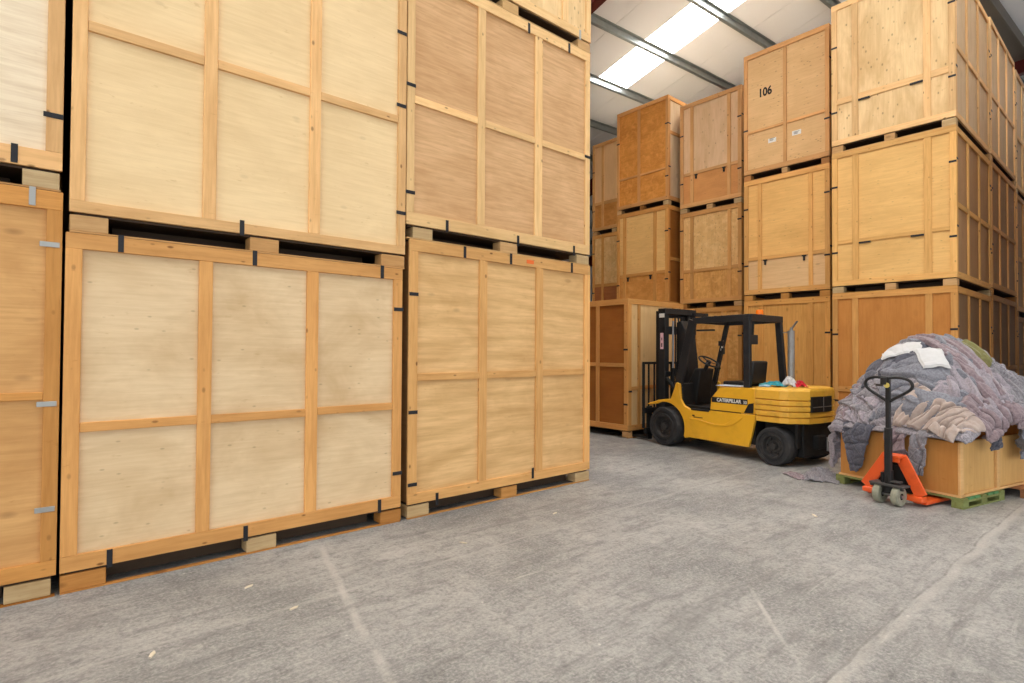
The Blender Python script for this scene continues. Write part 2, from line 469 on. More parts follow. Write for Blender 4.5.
# ------------------------------------------------------------------ crates
HS = .112                                    # height of the skid under the box
def crate(label, base, rz, W, D, H, front, right=None, left=None, pine=(222, 172, 104), group='wooden storage crates stacked in the warehouse',
          blocker=True):
    e = empty('storage_crate', base, rz)
    tag(e, label, 'crate', group)
    pH = wood(pine, 'H', .45, .8, .3, 6.5, .16, ksel=.72); pV = wood(pine, 'V', .45, .8, .3, 6.5, .16, ksel=.72)
    skm = wood((max(pine[0]-34, 60), max(pine[1]-34, 50), max(pine[2]-30, 40)), 'H', .5, .5, .5)
    skm2 = wood((194, 168, 124), 'H', .6, .5, .6); skm3 = wood((200, 160, 108), 'H', .5, .7, .5)
    inner = wood((150, 112, 70), 'H', .3, 0, .3)
    def fb(face):
        def B(mb, s0, s1, t0, t1, z0, z1):
            if face == 'front': mb.box(-W/2+s0, -D/2+t0, z0, -W/2+s1, -D/2+t1, z1)
            elif face == 'right': mb.box(W/2-t0, -D/2+s0, z0, W/2-t1, -D/2+s1, z1)
            elif face == 'left': mb.box(-W/2+t0, D/2-s0, z0, -W/2+t1, D/2-s1, z1)
            else: mb.box(W/2-s0, D/2-t0, z0, W/2-s1, D/2-t1, z1)
        return B
    specs = {'front': front, 'right': right, 'left': left, 'back': None}
    for face, sp in specs.items():
        B = fb(face); X = W if face in ('front', 'back') else D
        if sp is None:
            mb = MB(); B(mb, .035, X-.035, .012, .034, HS+.012, H-.012)
            mb.build('plywood_panel', inner, e); continue
        up = sp.get('up', []); bz0, bz1 = sp.get('bar', (None, None))
        pw = sp.get('post', .075); rl = sp.get('rail', .085); tr = sp.get('top', rl)
        pm = sp['ply']; pm2 = sp.get('ply2')
        if pm2 is not None and bz0 is not None:
            mb = MB(); B(mb, .035, X-.035, .022, .034, (bz0+bz1)/2, H-.012); mb.build('upper_panel', pm, e)
            mb = MB(); B(mb, .035, X-.035, .022, .034, HS+.012, (bz0+bz1)/2); mb.build('lower_panel', pm2, e)
        else:
            mb = MB(); B(mb, .035, X-.035, .022, .034, HS+.012, H-.012); mb.build('plywood_panel', pm, e)
        o0 = 0 if face in ('front', 'back') else .0225
        bv = sp.get('bev', .0025)
        mb = MB(); B(mb, o0, X-o0, 0, .022, H-tr, H); mb.build('top_rail', pH, e, bv)
        mb = MB(); B(mb, o0, X-o0, 0, .022, HS+.002, HS+rl); mb.build('bottom_rail', pH, e, bv)
        for s0, s1 in ((o0, pw), (X-pw, X-o0)):
            mb = MB(); B(mb, s0, s1, .0, .0215, HS+rl, H-tr); mb.build('corner_post', pV, e, bv)
        ends = [pw]
        for s0, s1 in up:
            mb = MB(); B(mb, s0, s1, .001, .0215, HS+rl, H-tr); mb.build('upright_batten', pV, e, bv)
            ends += [s0, s1]
        ends.append(X-pw)
        if bz0 is not None:
            for i in range(0, len(ends), 2):
                j = random.uniform(-.006, .006)
                mb = MB(); B(mb, ends[i]+.001, ends[i+1]-.001, .003, .0215, bz0+j, bz1+j); mb.build('cross_batten', pH, e, bv)
        for cl in sp.get('clips', []):
            s, z, kd = cl[:3]; mt = cl[3] if len(cl) > 3 else M_clip
            mb = MB()
            if kd == 'v': B(mb, s-.014, s+.014, -.004, -.0004, z-.05, z+.05)
            elif kd == 'h': B(mb, s-.042, s+.042, -.004, -.0004, z-.014, z+.014)
            elif kd == 'b': B(mb, s-.075, s+.075, -.006, .018, z-.012, z+.012)
            elif kd == 'k': B(mb, s-.012, s+.012, -.012, .020, z-.07, z+.02); B(mb, s-.03, s+.03, -.008, .020, z, z+.02)
            mb.build('steel_clip' if kd in 'vh' else 'door_catch', mt, e, .001)
        for lb in sp.get('labels', []):
            mb = MB(); B(mb, lb[0], lb[1], .0205, .0218, lb[2], lb[3])
            mb.build(lb[5] if len(lb) > 5 else 'paper_label', lb[4], e)
    mb = MB(); mb.box(-W/2, -D/2, H-.012+.0121, W/2, D/2, H+.0005-.0003)
    mb = MB(); mb.box(-W/2+.023, -D/2+.023, H-.0118, W/2-.023, D/2-.023, H-.0005); mb.build('lid', M_lid_bounce if base[2] > 4.1 else M_slot_shade, e)
    mb = MB(); mb.box(-W/2+.023, -D/2+.023, HS-.012, W/2-.023, D/2-.023, HS); mb.build('deck', M_slot_shade, e)
    sx = front.get('sk', [(.0, .19), (W/2-.10, W/2+.10), (W-.19, W)])
    dp = [(.001, .12), (D/2-.06, D/2+.06), (D-.12, D-.001)]
    if blocker: dp = [dp[0], dp[2]]
    for i, (a, b2) in enumerate(sx):
        for j, (y0, y1) in enumerate(dp):
            y0, y1 = y0 + .001, y1 - .001
            mb = MB(); mb.box(-W/2+a+.003, -D/2+y0+(.003 if j == 0 else 0), .0105, -W/2+b2-.003, -D/2+y1, HS-.0125 if (j == 1 or not blocker) else HS-.0125)
            mb.build('skid_block', random.choice((skm, skm, skm2, skm3)), e, .003)
    for y0, y1 in ((.001, .03), (D-.03, D-.001)):
        mb = MB(); mb.box(-W/2+.004, -D/2+y0, 0.0005, W/2-.004, -D/2+y1, .010); mb.build('skid_board', skm, e)
    if blocker:
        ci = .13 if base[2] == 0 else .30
        mb = MB(); mb.box(-W/2+.22, -D/2+ci, .0105, W/2-.22, D/2-ci, HS-.0125); mb.build('slot_blocker', M_slot_shade, e)  # added solid box inside the skid, keeps its slots dark
    return e

M_slot_shade = wood((70, 54, 38), 'H', .3, 0, .3)  # dark brown puts slot shade into decks, lower lids and the inner box
M_lid_bounce = wood((236, 222, 196), 'H', .3, 0, .2)  # top lids made pale to bounce rooflight onto the ceiling
def lcrate(label, u0, u1, z, H, front, D=1.5, right=None, **k):
    W = u1-u0
    return crate(label, (u0+W/2, 3.92+D/2, z), 0, W, D, H, front, right=right, **k)
def rcrate(label, uf, vr, vl, z, H, front, D=2.22, right=None, **k):   # faces the camera's left: front towards -x
    W = vl-vr
    return crate(label, (uf+D/2, (vr+vl)/2, z), -PI/2, W, D, H, front, right=right, **k)

GL = 'wooden storage crates in the left-hand stacks'
GR = 'wooden storage crates in the far stacks'
# plywood kinds
P_pale = wood((230, 212, 180), 'H', .42, .35, .16, 3.0, .05, ksel=.8)
P_L1 = wood((224, 197, 154), 'H', .26, .35, .6, 9, .05, ksel=.85)
P_L2 = wood((236, 207, 156), 'H', .22, .2, .22, 4.0, .04, ksel=.85)
P_L3 = wood((224, 184, 126), 'H', .45, .4, .55, 2.5, .05, .3, ksel=.8)
P_L4 = wood((211, 170, 122), 'H', .55, .15, .45, 3.0, .04)
P_L0 = wood((210, 162, 102), 'H', .4, .4, .5, 2.5, .05)
P_amb = wood((205, 142, 70), 'H', .25, .2, .55, 4.0, .06, mott=.35)
P_osb = wood((214, 160, 88), 'V', .4, .45, .6, 9.0, .05, ksel=.25, mott=.45)
P_knot = wood((236, 204, 150), 'V', .3, .85, .7, 6.0, .05, ksel=.35)
P_knot2 = wood((222, 180, 116), 'V', .3, .8, .4, 10.0, .05, ksel=.2, mott=.4)
P_gold = wood((226, 182, 112), 'H', .3, .5, .3, 7.0, .05, ksel=.7)
P_gold2 = wood((226, 178, 106), 'H', .3, .4, .3, 7.0, .05, ksel=.7)
P_plank = wood((206, 152, 80), 'V', .45, .4, .4, 3.0, .05)
P_brown = wood((190, 128, 62), 'V', .25, .1, .4, 2.0, .05)
P_side_lit = wood((214, 186, 146), 'V', .3, .2, .25, 2.0, .05)  # side plywood with the brightness of lit top crates in its colour
P_side_mid = wood((178, 138, 96), 'V', .3, .2, .3, 2.0, .05)
P_side_shade = wood((140, 108, 76), 'V', .3, .2, .3, 2.0, .05)  # same side plywood darkened to paint the aisle shade on floor crates
P_umber_shade = wood((158, 98, 40), 'H', .25, .2, .4, 2.0, .05)  # shade of narrow gaps put into the side panel colour

# --- left row
b1 = .132
lcrate('large pale plywood crate on the floor, second stack from the left edge', b1, 2.215, 0, 1.98,
  dict(up=[(.655, .732), (1.33, 1.412)], bar=(.876, .930), post=.075, rail=.09, top=.088, ply=P_L1, sk=[(0, .21), (.95, 1.145), (1.91, 2.09)],
       clips=[(.25, 1.945, 'v'), (.98, 1.943, 'v'), (1.905, 1.94, 'v'), (2.05, 1.66, 'h'), (2.05, .38, 'h'), (.222, .15, 'v'), (.945, .14, 'v'), (1.90, .15, 'v')]),
  pine=(214, 158, 92), group=GL)
lcrate('cream plywood crate stacked on the pale floor crate, upper left', .145, 2.235, 1.982, 2.235,
  dict(up=[(.655, .730), (1.325, 1.402)], bar=(1.150, 1.208), post=.068, rail=.068, top=.09, ply=P_L2, sk=[(0, .18), (.935, 1.125), (1.885, 2.09)],
       clips=[(.885, .15, 'v'), (2.045, 1.87, 'h'), (2.045, 1.29, 'h'), (2.05, .44, 'h')]),
  pine=(230, 184, 124), group=GL)
lcrate('honey plywood crate on the floor with an orange mark on its top rail', 2.275, 4.425, 0, 2.231,
  dict(up=[(.705, .790), (1.385, 1.475)], bar=(1.10, 1.160), post=.082, rail=.085, top=.095, ply=P_L3, sk=[(0, .205), (.965, 1.155), (1.935, 2.15)],
       clips=[(.54, 2.185, 'v'), (1.06, 2.185, 'v'), (1.87, 2.185, 'v'), (.042, 1.79, 'h'), (.042, .845, 'h'), (.042, .27, 'h'), (.275, .12, 'v'), (1.345, .185, 'v')]),
  right=dict(ply=P_side_mid, up=[(.30, .37), (1.13, 1.2)], bar=(.8, .87)), pine=(222, 170, 104), group=GL)
em = MB(); em.box(-.0, -.003, -.03, .075, -.0006, .03)
L4 = lcrate('brownish plywood crate with pale battens stacked on the honey crate', 2.245, 4.415, 2.232, 2.235,
  dict(up=[(.705, .785), (1.39, 1.485)], bar=(1.10, 1.162), post=.068, rail=.10, top=.095, ply=P_L4, sk=[(.06, .25), (.965, 1.175), (1.975, 2.165)],
       clips=[(.032, 1.235, 'h'), (.032, .37, 'h'), (2.13, 1.135, 'h'), (.385, .15, 'v'), (1.175, .13, 'v'), (1.93, .13, 'v'), (1.30, 2.175, 'v'), (1.85, 2.18, 'v')]),
  right=dict(ply=P_side_mid, up=[(.30, .37), (1.13, 1.2)], bar=(.8, .87)), pine=(236, 196, 136), group=GL)
lcrate('pale knotty crate at the very top of the left stacks, mostly cut off', 2.255, 4.425, 4.468, 2.2,
  dict(up=[(.34, .42), (1.75, 1.83)], bar=(.78, .86), post=.07, rail=.09, ply=P_knot, sk=[(0, .2), (.965, 1.165), (1.975, 2.165)], clips=[(2.0, .14, 'v', M_clipg)]),
  right=dict(ply=P_side_mid, up=[(.30, .37), (1.13, 1.2)], bar=(.8, .87)), pine=(232, 194, 136), group=GL)
lcrate('amber floor crate with pale metal clips at the left edge of the photo', -2.03, .118, 0, 2.19,
  dict(up=[(.68, .76), (1.37, 1.45)], bar=(1.062, 1.105), post=.068, rail=.085, top=.10, ply=P_L0, sk=[(0, .2), (.95, 1.15), (1.935, 2.13)],
       clips=[(2.095, 1.90, 'h', M_clipg), (2.095, 1.04, 'h', M_clipg), (2.095, .475, 'h', M_clipg), (2.02, 2.15, 'v', M_clipg)]),
  pine=(200, 142, 74), group=GL)
lcrate('whitish plywood crate above the amber one at the left edge', -2.02, .112, 2.192, 2.23,
  dict(up=[(.68, .76), (1.37, 1.45)], bar=(1.40, 1.46), post=.072, rail=.10, top=.09, ply=P_pale, sk=[(0, .2), (.95, 1.15), (1.965, 2.125)],
       clips=[(2.09, .41, 'h'), (1.935, .17, 'v')]),
  pine=(222, 176, 118), group=GL)
mk = MB(); mk.box(1.255-1.075, -.7526, 2.165, 1.345-1.075, -.7502, 2.20)
# orange spray mark on the honey crate
for o in COL.objects:
    if o.get('label', '').startswith('honey plywood'): mk.build('spray_mark', M_tape, o)

# --- far stacks; s runs from the crate's left edge (as seen) to its right edge
def B_(W, ply, ply2=None, bar=(.76, .84), catch=None, up=None, clips=None, **k):
    up = up or [(.30, .37), (W-.37, W-.30)]
    c_ = clips if clips is not None else [(.04, 1.62, 'h'), (W-.04, 1.66, 'h'), (.04, .62, 'h'), (W-.04, .66, 'h')]
    c_ = list(c_)
    if catch == 'b': c_ += [(up[0][1]+.08, bar[0]-.012, 'b'), (up[1][0]-.08, bar[0]-.012, 'b')]
    if catch == 'k': c_ += [(up[0][1]+.06, bar[0]-.02, 'k'), (up[1][0]-.07, bar[0]-.02, 'k')]
    d = dict(up=up, bar=bar, ply=ply, clips=c_, rail=.085, sk=[(0, .16), (W/2-.07, W/2+.07), (W-.16, W)])
    if ply2: d['ply2'] = ply2
    d.update(k); return d
def side(D, ply, bar=(1.06, 1.13), **k):
    d = dict(up=[(.68, .75), (1.40, 1.47)], bar=bar, ply=ply, post=.08, rail=.085, clips=[(.045, 1.7, 'h'), (.045, .8, 'h'), (D-.045, 1.75, 'h'), (D-.045, .75, 'h')])
    d.update(k); return d
VR, V4 = 1.80, 3.325
W4 = V4-VR
HR1 = 2.235
H2 = 2.145
sidesk = {}
rcrate('brown floor crate directly behind the blanket heap, front of the corner stack', 9.272, VR, V4, 0, HR1, B_(W4, P_brown, catch=None, up=[(.27, .35), (1.17, 1.25)]), right=side(2.22, P_side_shade), pine=(206, 152, 84), group=GR)
rcrate('golden crate in the middle of the corner stack above the blanket heap', 9.272, VR, V4, HR1, H2, B_(W4, P_gold, catch='b', bar=(.745, .80), up=[(.28, .36), (1.165, 1.25)]), right=side(2.22, P_side_mid), pine=(226, 176, 104), group=GR)
rcrate('pale knotty crate crowning the corner stack, nearest top crate on the right', 9.272, VR, V4, HR1+H2, 2.28, B_(W4, P_knot, catch='b', bar=(.73, .82), up=[(.28, .36), (1.165, 1.25)]), right=side(2.22, P_side_lit), pine=(232, 190, 132), group=GR)
# behind the corner stack, along the side aisle
for i, (u0, hh, nm) in enumerate(((11.56, (2.28, 2.14, 2.31), 'second'), (13.88, (2.03, 2.29, 2.33), 'third'), (16.2, (2.1, 2.2, 2.3), 'fourth'))):
    z = 0
    for t, (h_, w) in enumerate(zip(hh, ('bottom', 'middle', 'top'))):
        if i == 2 and t == 0: pass
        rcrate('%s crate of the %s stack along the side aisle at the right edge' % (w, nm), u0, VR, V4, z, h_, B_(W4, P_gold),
               right=side(2.22, (P_side_shade, P_side_mid, P_side_lit)[t]), pine=((180, 130, 76), (214, 162, 100), (236, 196, 140))[t], group=GR)  # panels and pine painted darker tier by tier, as the aisle shades them
        z += h_
# stack 3 (behind the forklift's tail)
v0, v1_ = 3.462, 4.872; W3 = v1_-v0
rcrate('planked floor crate right behind the forklift exhaust', 9.567, v0, v1_, 0, 2.235, B_(W3, P_plank, bar=(.76, .84), up=[(.27, .34), (1.07, 1.15)]), right=side(2.22, P_side_mid), pine=(212, 154, 80), group=GR)
rcrate('golden crate with two door catches, middle of the stack with the numbered crate on top', 9.567, v0, v1_, 2.235, 2.12, B_(W3, P_gold2, wood((226, 186, 132), 'H', .3, .3, .2), catch='k', bar=(.70, .76), up=[(.245, .315), (1.085, 1.15)]), right=side(2.22, P_side_mid), pine=(218, 164, 94), group=GR)
C106 = rcrate('top crate stencilled 106 with two white labels', 9.567, v0, v1_, 4.355, 2.24,
  dict(up=[(.685, .740)], bar=(.83, .875), ply=wood((212, 172, 118), 'H', .3, .9, .3, 6.5, .04, ksel=.25), post=.065, rail=.085, sk=[(0, .13), (W3/2-.05, W3/2+.05), (W3-.13, W3)],
       clips=[(W3-.035, .72, 'h'), (.035, .9, 'h')],
       labels=[(.425, .561, .585, .66, M_white), (.825, .969, .60, .675, M_white)]), right=side(2.22, P_side_mid), pine=(214, 160, 100), group=GR)
def text(parent, name, body, size, mat, M, ext=.0006, w=None, off=0.0):
    cu = bpy.data.curves.new(name, 'FONT'); cu.body = body; cu.size = size; cu.extrude = ext; cu.offset = off; cu.align_x = 'CENTER'; cu.align_y = 'CENTER'
    t = bpy.data.objects.new('tmp', cu); COL.objects.link(t)
    bpy.context.view_layer.update()
    me = bpy.data.meshes.new_from_object(t.evaluated_get(bpy.context.evaluated_depsgraph_get()))
    bpy.data.objects.remove(t); bpy.data.curves.remove(cu)
    if w:
        xs = [v.co.x for v in me.vertices]; s = w/(max(xs)-min(xs))
        for v in me.vertices: v.co.x *= s
    me.transform(M); me.materials.clear(); me.materials.append(mat)
    o = bpy.data.objects.new(name, me); COL.objects.link(o); o.parent = parent
    return o
D3 = 2.22
M = Matrix.Translation((-W3/2+.372, -D3/2+.0205, 1.497)) @ Matrix.Rotation(PI/2, 4, 'X')
text(C106, 'stencilled_number', '106', .20, M_ink, M, .001, .21, .006)
for s in (.493, .897):
    mb = MB()
    for dz in (.028, .012, -.004): mb.box(-W3/2+s-.045, -D3/2+.0196, .622+dz, -W3/2+s+(.045 if dz > .02 else .02), -D3/2+.0204, .622+dz+.007)
    for o in C106.children:
        pass
    mb.build('label_print', M_ink, C106)
# stack 2
v0, v1_ = 5.24, 6.573; W2 = v1_-v0
rcrate('mottled floor crate behind the forklift mast and steering wheel', 10.2, v0, v1_, 0, 2.22, B_(W2, P_osb), right=side(2.22, P_side_mid), pine=(206, 150, 80), group=GR)
rcrate('speckled knotty crate, middle of the stack over the forklift mast', 10.2, v0, v1_, 2.22, 1.97, B_(W2, P_knot2, P_osb, bar=(.735, .80), up=[(.235, .305), (1.045, 1.115)]), right=side(2.22, P_side_mid), pine=(212, 158, 92), group=GR)
rcrate('weathered greyish plywood crate topping the stack over the forklift mast', 10.2, v0, v1_, 4.19, 2.26, B_(W2, wood((214, 180, 138), 'V', .25, .8, .4, 5.0, .04), wood((206, 146, 84), 'H', .2, .5, .4, 7.0, .04), catch='k', bar=(.765, .825), up=[(.235, .305), (1.04, 1.11)]), right=side(2.22, P_side_mid), pine=(210, 160, 102), group=GR)
# stack 1
v0, v1_ = 6.69, 8.03; W1 = v1_-v0
rcrate('floor crate under the gold crate, nearly hidden behind the lone crate by the forklift', 9.95, v0, v1_, 0, 2.19, B_(W1, P_osb), right=side(2.22, P_side_mid), pine=(196, 138, 70), group=GR)
rcrate('gold crate with a pale door panel under the orange-brown top crate', 9.95, v0, v1_, 2.19, 2.20, B_(W1, P_gold, P_amb, catch='k', bar=(.78, .85), up=[(.17, .25), (.97, 1.045)]), right=side(2.22, P_umber_shade), pine=(206, 148, 78), group=GR)
rcrate('orange-brown two-panel top crate standing clear of its neighbours', 9.95, v0, v1_, 4.39, 2.29,
  dict(up=[(.56, .625)], ply=wood((206, 138, 60), 'H', .4, .3, .6, 9.0, .04, ksel=.3, mott=.45), bar=(.76, .80), post=.065, rail=.08, sk=[(0, .13), (W1/2-.05, W1/2+.05), (W1-.13, W1)],
       clips=[(.035, 1.6, 'h'), (W1-.035, 1.7, 'h'), (W1-.035, .6, 'h')]), right=side(2.22, P_side_lit, bar=(1.5, 1.57)), pine=(206, 150, 88), group=GR)
# stack 0, furthest away on the left
v0, v1_ = 8.15, 9.55; W0 = v1_-v0; U0S = 10.85
rcrate('floor crate of the furthest stack, hidden behind the lone crate', U0S, v0, v1_, 0, 2.2, B_(W0, P_osb), pine=(196, 138, 70), group=GR)
rcrate('middle crate of the furthest stack, beside the left-hand row', U0S, v0, v1_, 2.2, 2.08, B_(W0, P_knot2, wood((176, 110, 62), 'H', .3, .2, .4)), pine=(200, 146, 78), group=GR)
rcrate('top crate of the furthest stack, plain plywood, beside the left-hand row', U0S, v0, v1_, 4.28, 2.33, B_(W0, wood((220, 178, 124), 'V', .15, .1, .2), P_amb), pine=(212, 160, 96), group=GR)
# lone crate the forklift stands against
crate('lone floor crate in front of the forklift forks, dark side showing', (7.0+.76, 5.42+1.08, 0), 0, 1.52, 2.16, 2.165,
      dict(up=[(.255, .315), (1.21, 1.27)], bar=(.74, .80), ply=wood((222, 188, 132), 'V', .2, .15, .3, 3, .04), post=.085, rail=.085, sk=[(0, .115), (.705, .815), (1.405, 1.52)],
           clips=[(.05, .72, 'h')]),
      left=dict(up=[(.69, .76), (1.50, 1.57)], bar=(1.10, 1.16), ply=P_umber_shade, post=.085, rail=.09, clips=[(2.11, 1.37, 'h'), (2.11, .52, 'h')]), pine=(208, 152, 84), group=GR, blocker=False)

# unseen rows and side-aisle stacks added to block and bounce light
plainf = dict(up=[(.70, .78), (1.38, 1.46)], bar=(1.1, 1.16), ply=P_L3, sk=[(0, .2), (.96, 1.16), (1.93, 2.13)])
plainb = dict(up=[(.30, .37), (1.15, 1.22)], bar=(.76, .84), ply=P_gold, sk=[(0, .16), (.69, .83), (1.36, 1.52)])
for r_ in range(3):
    for c_, u0 in enumerate((-2.03, .13, 2.28)):
        for t in range(3):
            y = 5.45 + 1.52*r_
            crate('unseen crate added behind the left-hand front row', (u0+1.065, y+.75, t*2.235), 0, 2.13, 1.49, 2.232, plainf, right=dict(ply=P_side_mid, up=[(.30, .37), (1.13, 1.2)], bar=(.8, .87)) if c_ == 2 else None, pine=(214, 160, 96), group='unseen crates added to the left-hand rows')
for u0 in (-2.03, .13):
    crate('unseen crate added behind the left-hand front row', (u0+1.065, 3.92+.75, 4.45), 0, 2.13, 1.49, 2.2, plainf, pine=(214, 160, 96), group='unseen crates added to the left-hand rows')
for k_, (a, b_) in enumerate(((3.46, 4.87), (4.97, 6.38), (6.48, 7.89), (7.99, 9.4))):
    for r_ in range(2):
        for t in range(3):
            rcrate('unseen crate added behind the far stacks', 13.2+2.3*r_, a, b_, t*2.2, 2.197, dict(plainb, up=[(.30, .37), (1.04, 1.11)]), pine=(214, 160, 96), group='unseen crates added behind the far stacks')
for i in range(3):
    for t in range(3):
        rcrate('unseen crate added across the side aisle as light blocker', 9.4+2.3*i, -1.15, .37, t*2.235, 2.232, plainb, pine=(214, 160, 96), group='unseen light-blocking crates added across the side aisle')

# ------------------------------------------------------------------ forklift (x forward, y left = towards the camera)
FC = (7.2585, 3.7503, 0); FA = math.radians(82.33)
FL = empty('forklift', FC, FA)
tag(FL, 'yellow forklift truck with black overhead guard parked facing the lone crate', 'forklift')
def arc(cx, cz, r, a0, a1, n=12):
    return [(cx + r*math.cos(math.radians(a0+(a1-a0)*i/n)), cz + r*math.sin(math.radians(a0+(a1-a0)*i/n))) for i in range(n+1)]
WF, WR = (.900, .276), (-.765, .227)
HW = .46                                  # half width of the sheet metal
inner_arc = arc(WF[0], WF[1], .345, 62, 196)
prof = [(.47, .17), (-.43, .165), (-.47, .30), (-.52, .50), (-.53, .570), (.137, .570), (.150, .555), (.445, .548), (.57, .60), (.625, .68), (.645, .895), (.70, .91), (.80, .675),
        (.90, .662), (1.03, .640), (1.15, .60), (1.235, .575)] + [(1.215, .558)] + inner_arc[0:] + [(.55, .15)]
for sgn, nm in ((1, 'side_panel'), (-1, 'side_panel')):
    mb = MB(); mb.prism(prof, sgn*(HW-.045) if sgn > 0 else -HW, HW if sgn > 0 else -(HW-.045)); mb.build(nm, M_yellow, FL, .006)
mb = MB(); mb.box(-.50, -(HW-.046), .20, .46, HW-.046, .55); mb.box(.46, -.28, .20, .62, .28, .55); mb.build('chassis', M_dark, FL)
mb = MB(); mb.box(.50, -.28, .12, 1.18, .28, .60); mb.build('front_axle_housing', M_dark, FL, .01)
# raised swage on the skirt and seams
mb = MB(); mb.prism([(.46, .42), (.30, .405), (.05, .37), (-.12, .385), (-.26, .44), (-.36, .53), (-.28, .53), (-.10, .41), (.06, .395), (.3, .43), (.46, .445)], HW-.001, HW+.006); mb.build('swage_line', M_yellow, FL, .002)
mb = MB(); mb.box(-.33, HW-.002, .572, .137, HW+.002, .582); mb.build('panel_seam', M_dark, FL)
# hood
hood = [(-.525, .575), (.137, .575), (.122, .737), (-.011, .882), (-.525, .905)]
mb = MB(); mb.prism(hood, -HW+.005, HW-.005); mb.build('hood', M_yellow, FL, .012, seg=2)
mb = MB(); mb.prism([(-.50, .585), (-.37, .585), (-.435, .70), (-.505, .715)], HW-.008, HW-.002); mb.build('side_vent', M_dark, FL)
st = MB(); st.box(-.42, HW-.006, .683, .108, HW-.0035, .752); stp = st.build('nameplate_stripe', M_black, FL)
Mt = Matrix.Translation((-.15, HW-.0020, .716)) @ Matrix.Rotation(PI, 4, 'Z') @ Matrix.Rotation(PI/2, 4, 'X')
text(FL, 'maker_lettering', 'CATERPILLAR', .062, M_white, Mt, .001, .36, .0018)
Mt = Matrix.Translation((-.385, HW-.0020, .710)) @ Matrix.Rotation(PI, 4, 'Z') @ Matrix.Rotation(PI/2, 4, 'X')
text(FL, 'model_lettering', '30', .055, M_white, Mt, .001, .05)
Mt = Matrix.Translation((.36, HW+.0015, .462)) @ Matrix.Rotation(PI, 4, 'Z') @ Matrix.Rotation(PI/2, 4, 'X')
mb = MB(); mb.box(.25, HW-.001, .452, .40, HW+.0012, .462); mb.box(.38, HW-.001, .468, .42, HW+.0012, .485); mb.build('worn_decal', M_ink, FL)
# step and floor well
mb = MB(); mb.box(.15, HW-.14, .545, .44, HW+.004, .566); mb.build('step_plate', M_dark, FL, .003)
mb = MB(); mb.box(.137, -.42, .55, .62, .40, .60); mb.build('floor_plate', M_dark, FL, .003)
# counterweight with horizontal ribs
def plan(ins):
    return [(-.545, HW+.03-ins), (-.86, HW+.03-ins), (-.95, HW+.0-ins), (-1.10+ins, .27), (-1.12+ins, 0), (-1.10+ins, -.27), (-.95, -HW-ins*-1), (-.86, -HW-.03+ins), (-.545, -HW-.03+ins)]
mb = MB()
for z0, z1, ins in ((.508, .572, .010), (.572, .583, .03), (.583, .640, .004), (.640, .651, .03), (.651, .706, .002), (.706, .717, .03), (.717, .772, 0), (.772, .783, .03), (.783, .885, 0)):
    mb.prism(plan(ins), z0, z1, 'xy')
p0 = plan(0); p1 = [(x*.985 - .008, y*.93) for x, y in p0]
n = len(p0); mb.add([(x, y, .885) for x, y in p0] + [(x, y, .918) for x, y in p1], [tuple(range(n-1, -1, -1)), tuple(range(n, 2*n))] + [(i, (i+1) % n, (i+1) % n+n, i+n) for i in range(n)])
mb.build('counterweight', M_yellowd, FL, .005)
mb = MB(); mb.box(-1.128, -.15, .645, -1.09, .26, .825); g_ = mb.build('rear_grille', M_dark, FL)
mb = MB(); mb.box(-1.133, -.145, .70, -1.126, .255, .71); mb.box(-1.133, .03, .65, -1.126, .04, .82); mb.build('grille_bar', M_steel, g_)
mb = MB(); mb.box(-1.04, -.36, .11, -.55, .30, .508); mb.box(-1.10, -.10, .20, -1.0, .10, .36); mb.box(-1.02, .28, .22, -.99, .40, .508); mb.build('rear_chassis', M_dark, FL, .01)
mb = MB(); mb.cyl((-1.13, -.05, .18), (-1.13, -.05, .34), .014); mb.build('tow_pin', M_steel, FL)
# wheels
def wheel(c, r, w, yo, name='wheel'):
    y1 = yo; y0 = yo - w*(1 if yo > 0 else -1); s = 1 if yo > 0 else -1
    prof = [(r*.62, y0), (r*.93, y0), (r, y0+s*w*.12), (r, y1-s*w*.12), (r*.94, y1), (r*.80, y1+s*.001), (r*.78, y1-s*.012), (r*.66, y1-s*.012), (r*.64, y1), (r*.62, y1)]
    mb = MB(); mb.lathe(prof, (c[0], 0, c[1])); t = mb.build(name, M_rubber, FL, smooth=True)
    mb = MB(); mb.lathe([(.02, y1-s*.055), (r*.30, y1-s*.05), (r*.36, y1-s*.06), (r*.50, y1-s*.055), (r*.55, y1-s*.004), (r*.615, y1-s*.004), (r*.615, y0+s*.01), (.02, y0+s*.01)], (c[0], 0, c[1])); mb.build('rim', M_rim, t, smooth=True)
    mb = MB(); mb.cyl((c[0], y1-s*.06, c[1]), (c[0], y1-s*.012, c[1]), r*.20, 20, r*.16)
    for i in range(6):
        a = i*PI/3; x, z = c[0]+r*.41*math.cos(a), c[1]+r*.41*math.sin(a)
        mb.cyl((x, y1-s*.06, z), (x, y1-s*.035, z), .012, 6)
    mb.build('hub', M_rim, t, smooth=True)
wheel(WF, .275, .22, .50); wheel(WF, .275, .22, -.50); wheel(WR, .226, .19, .49); wheel(WR, .226, .19, -.49)
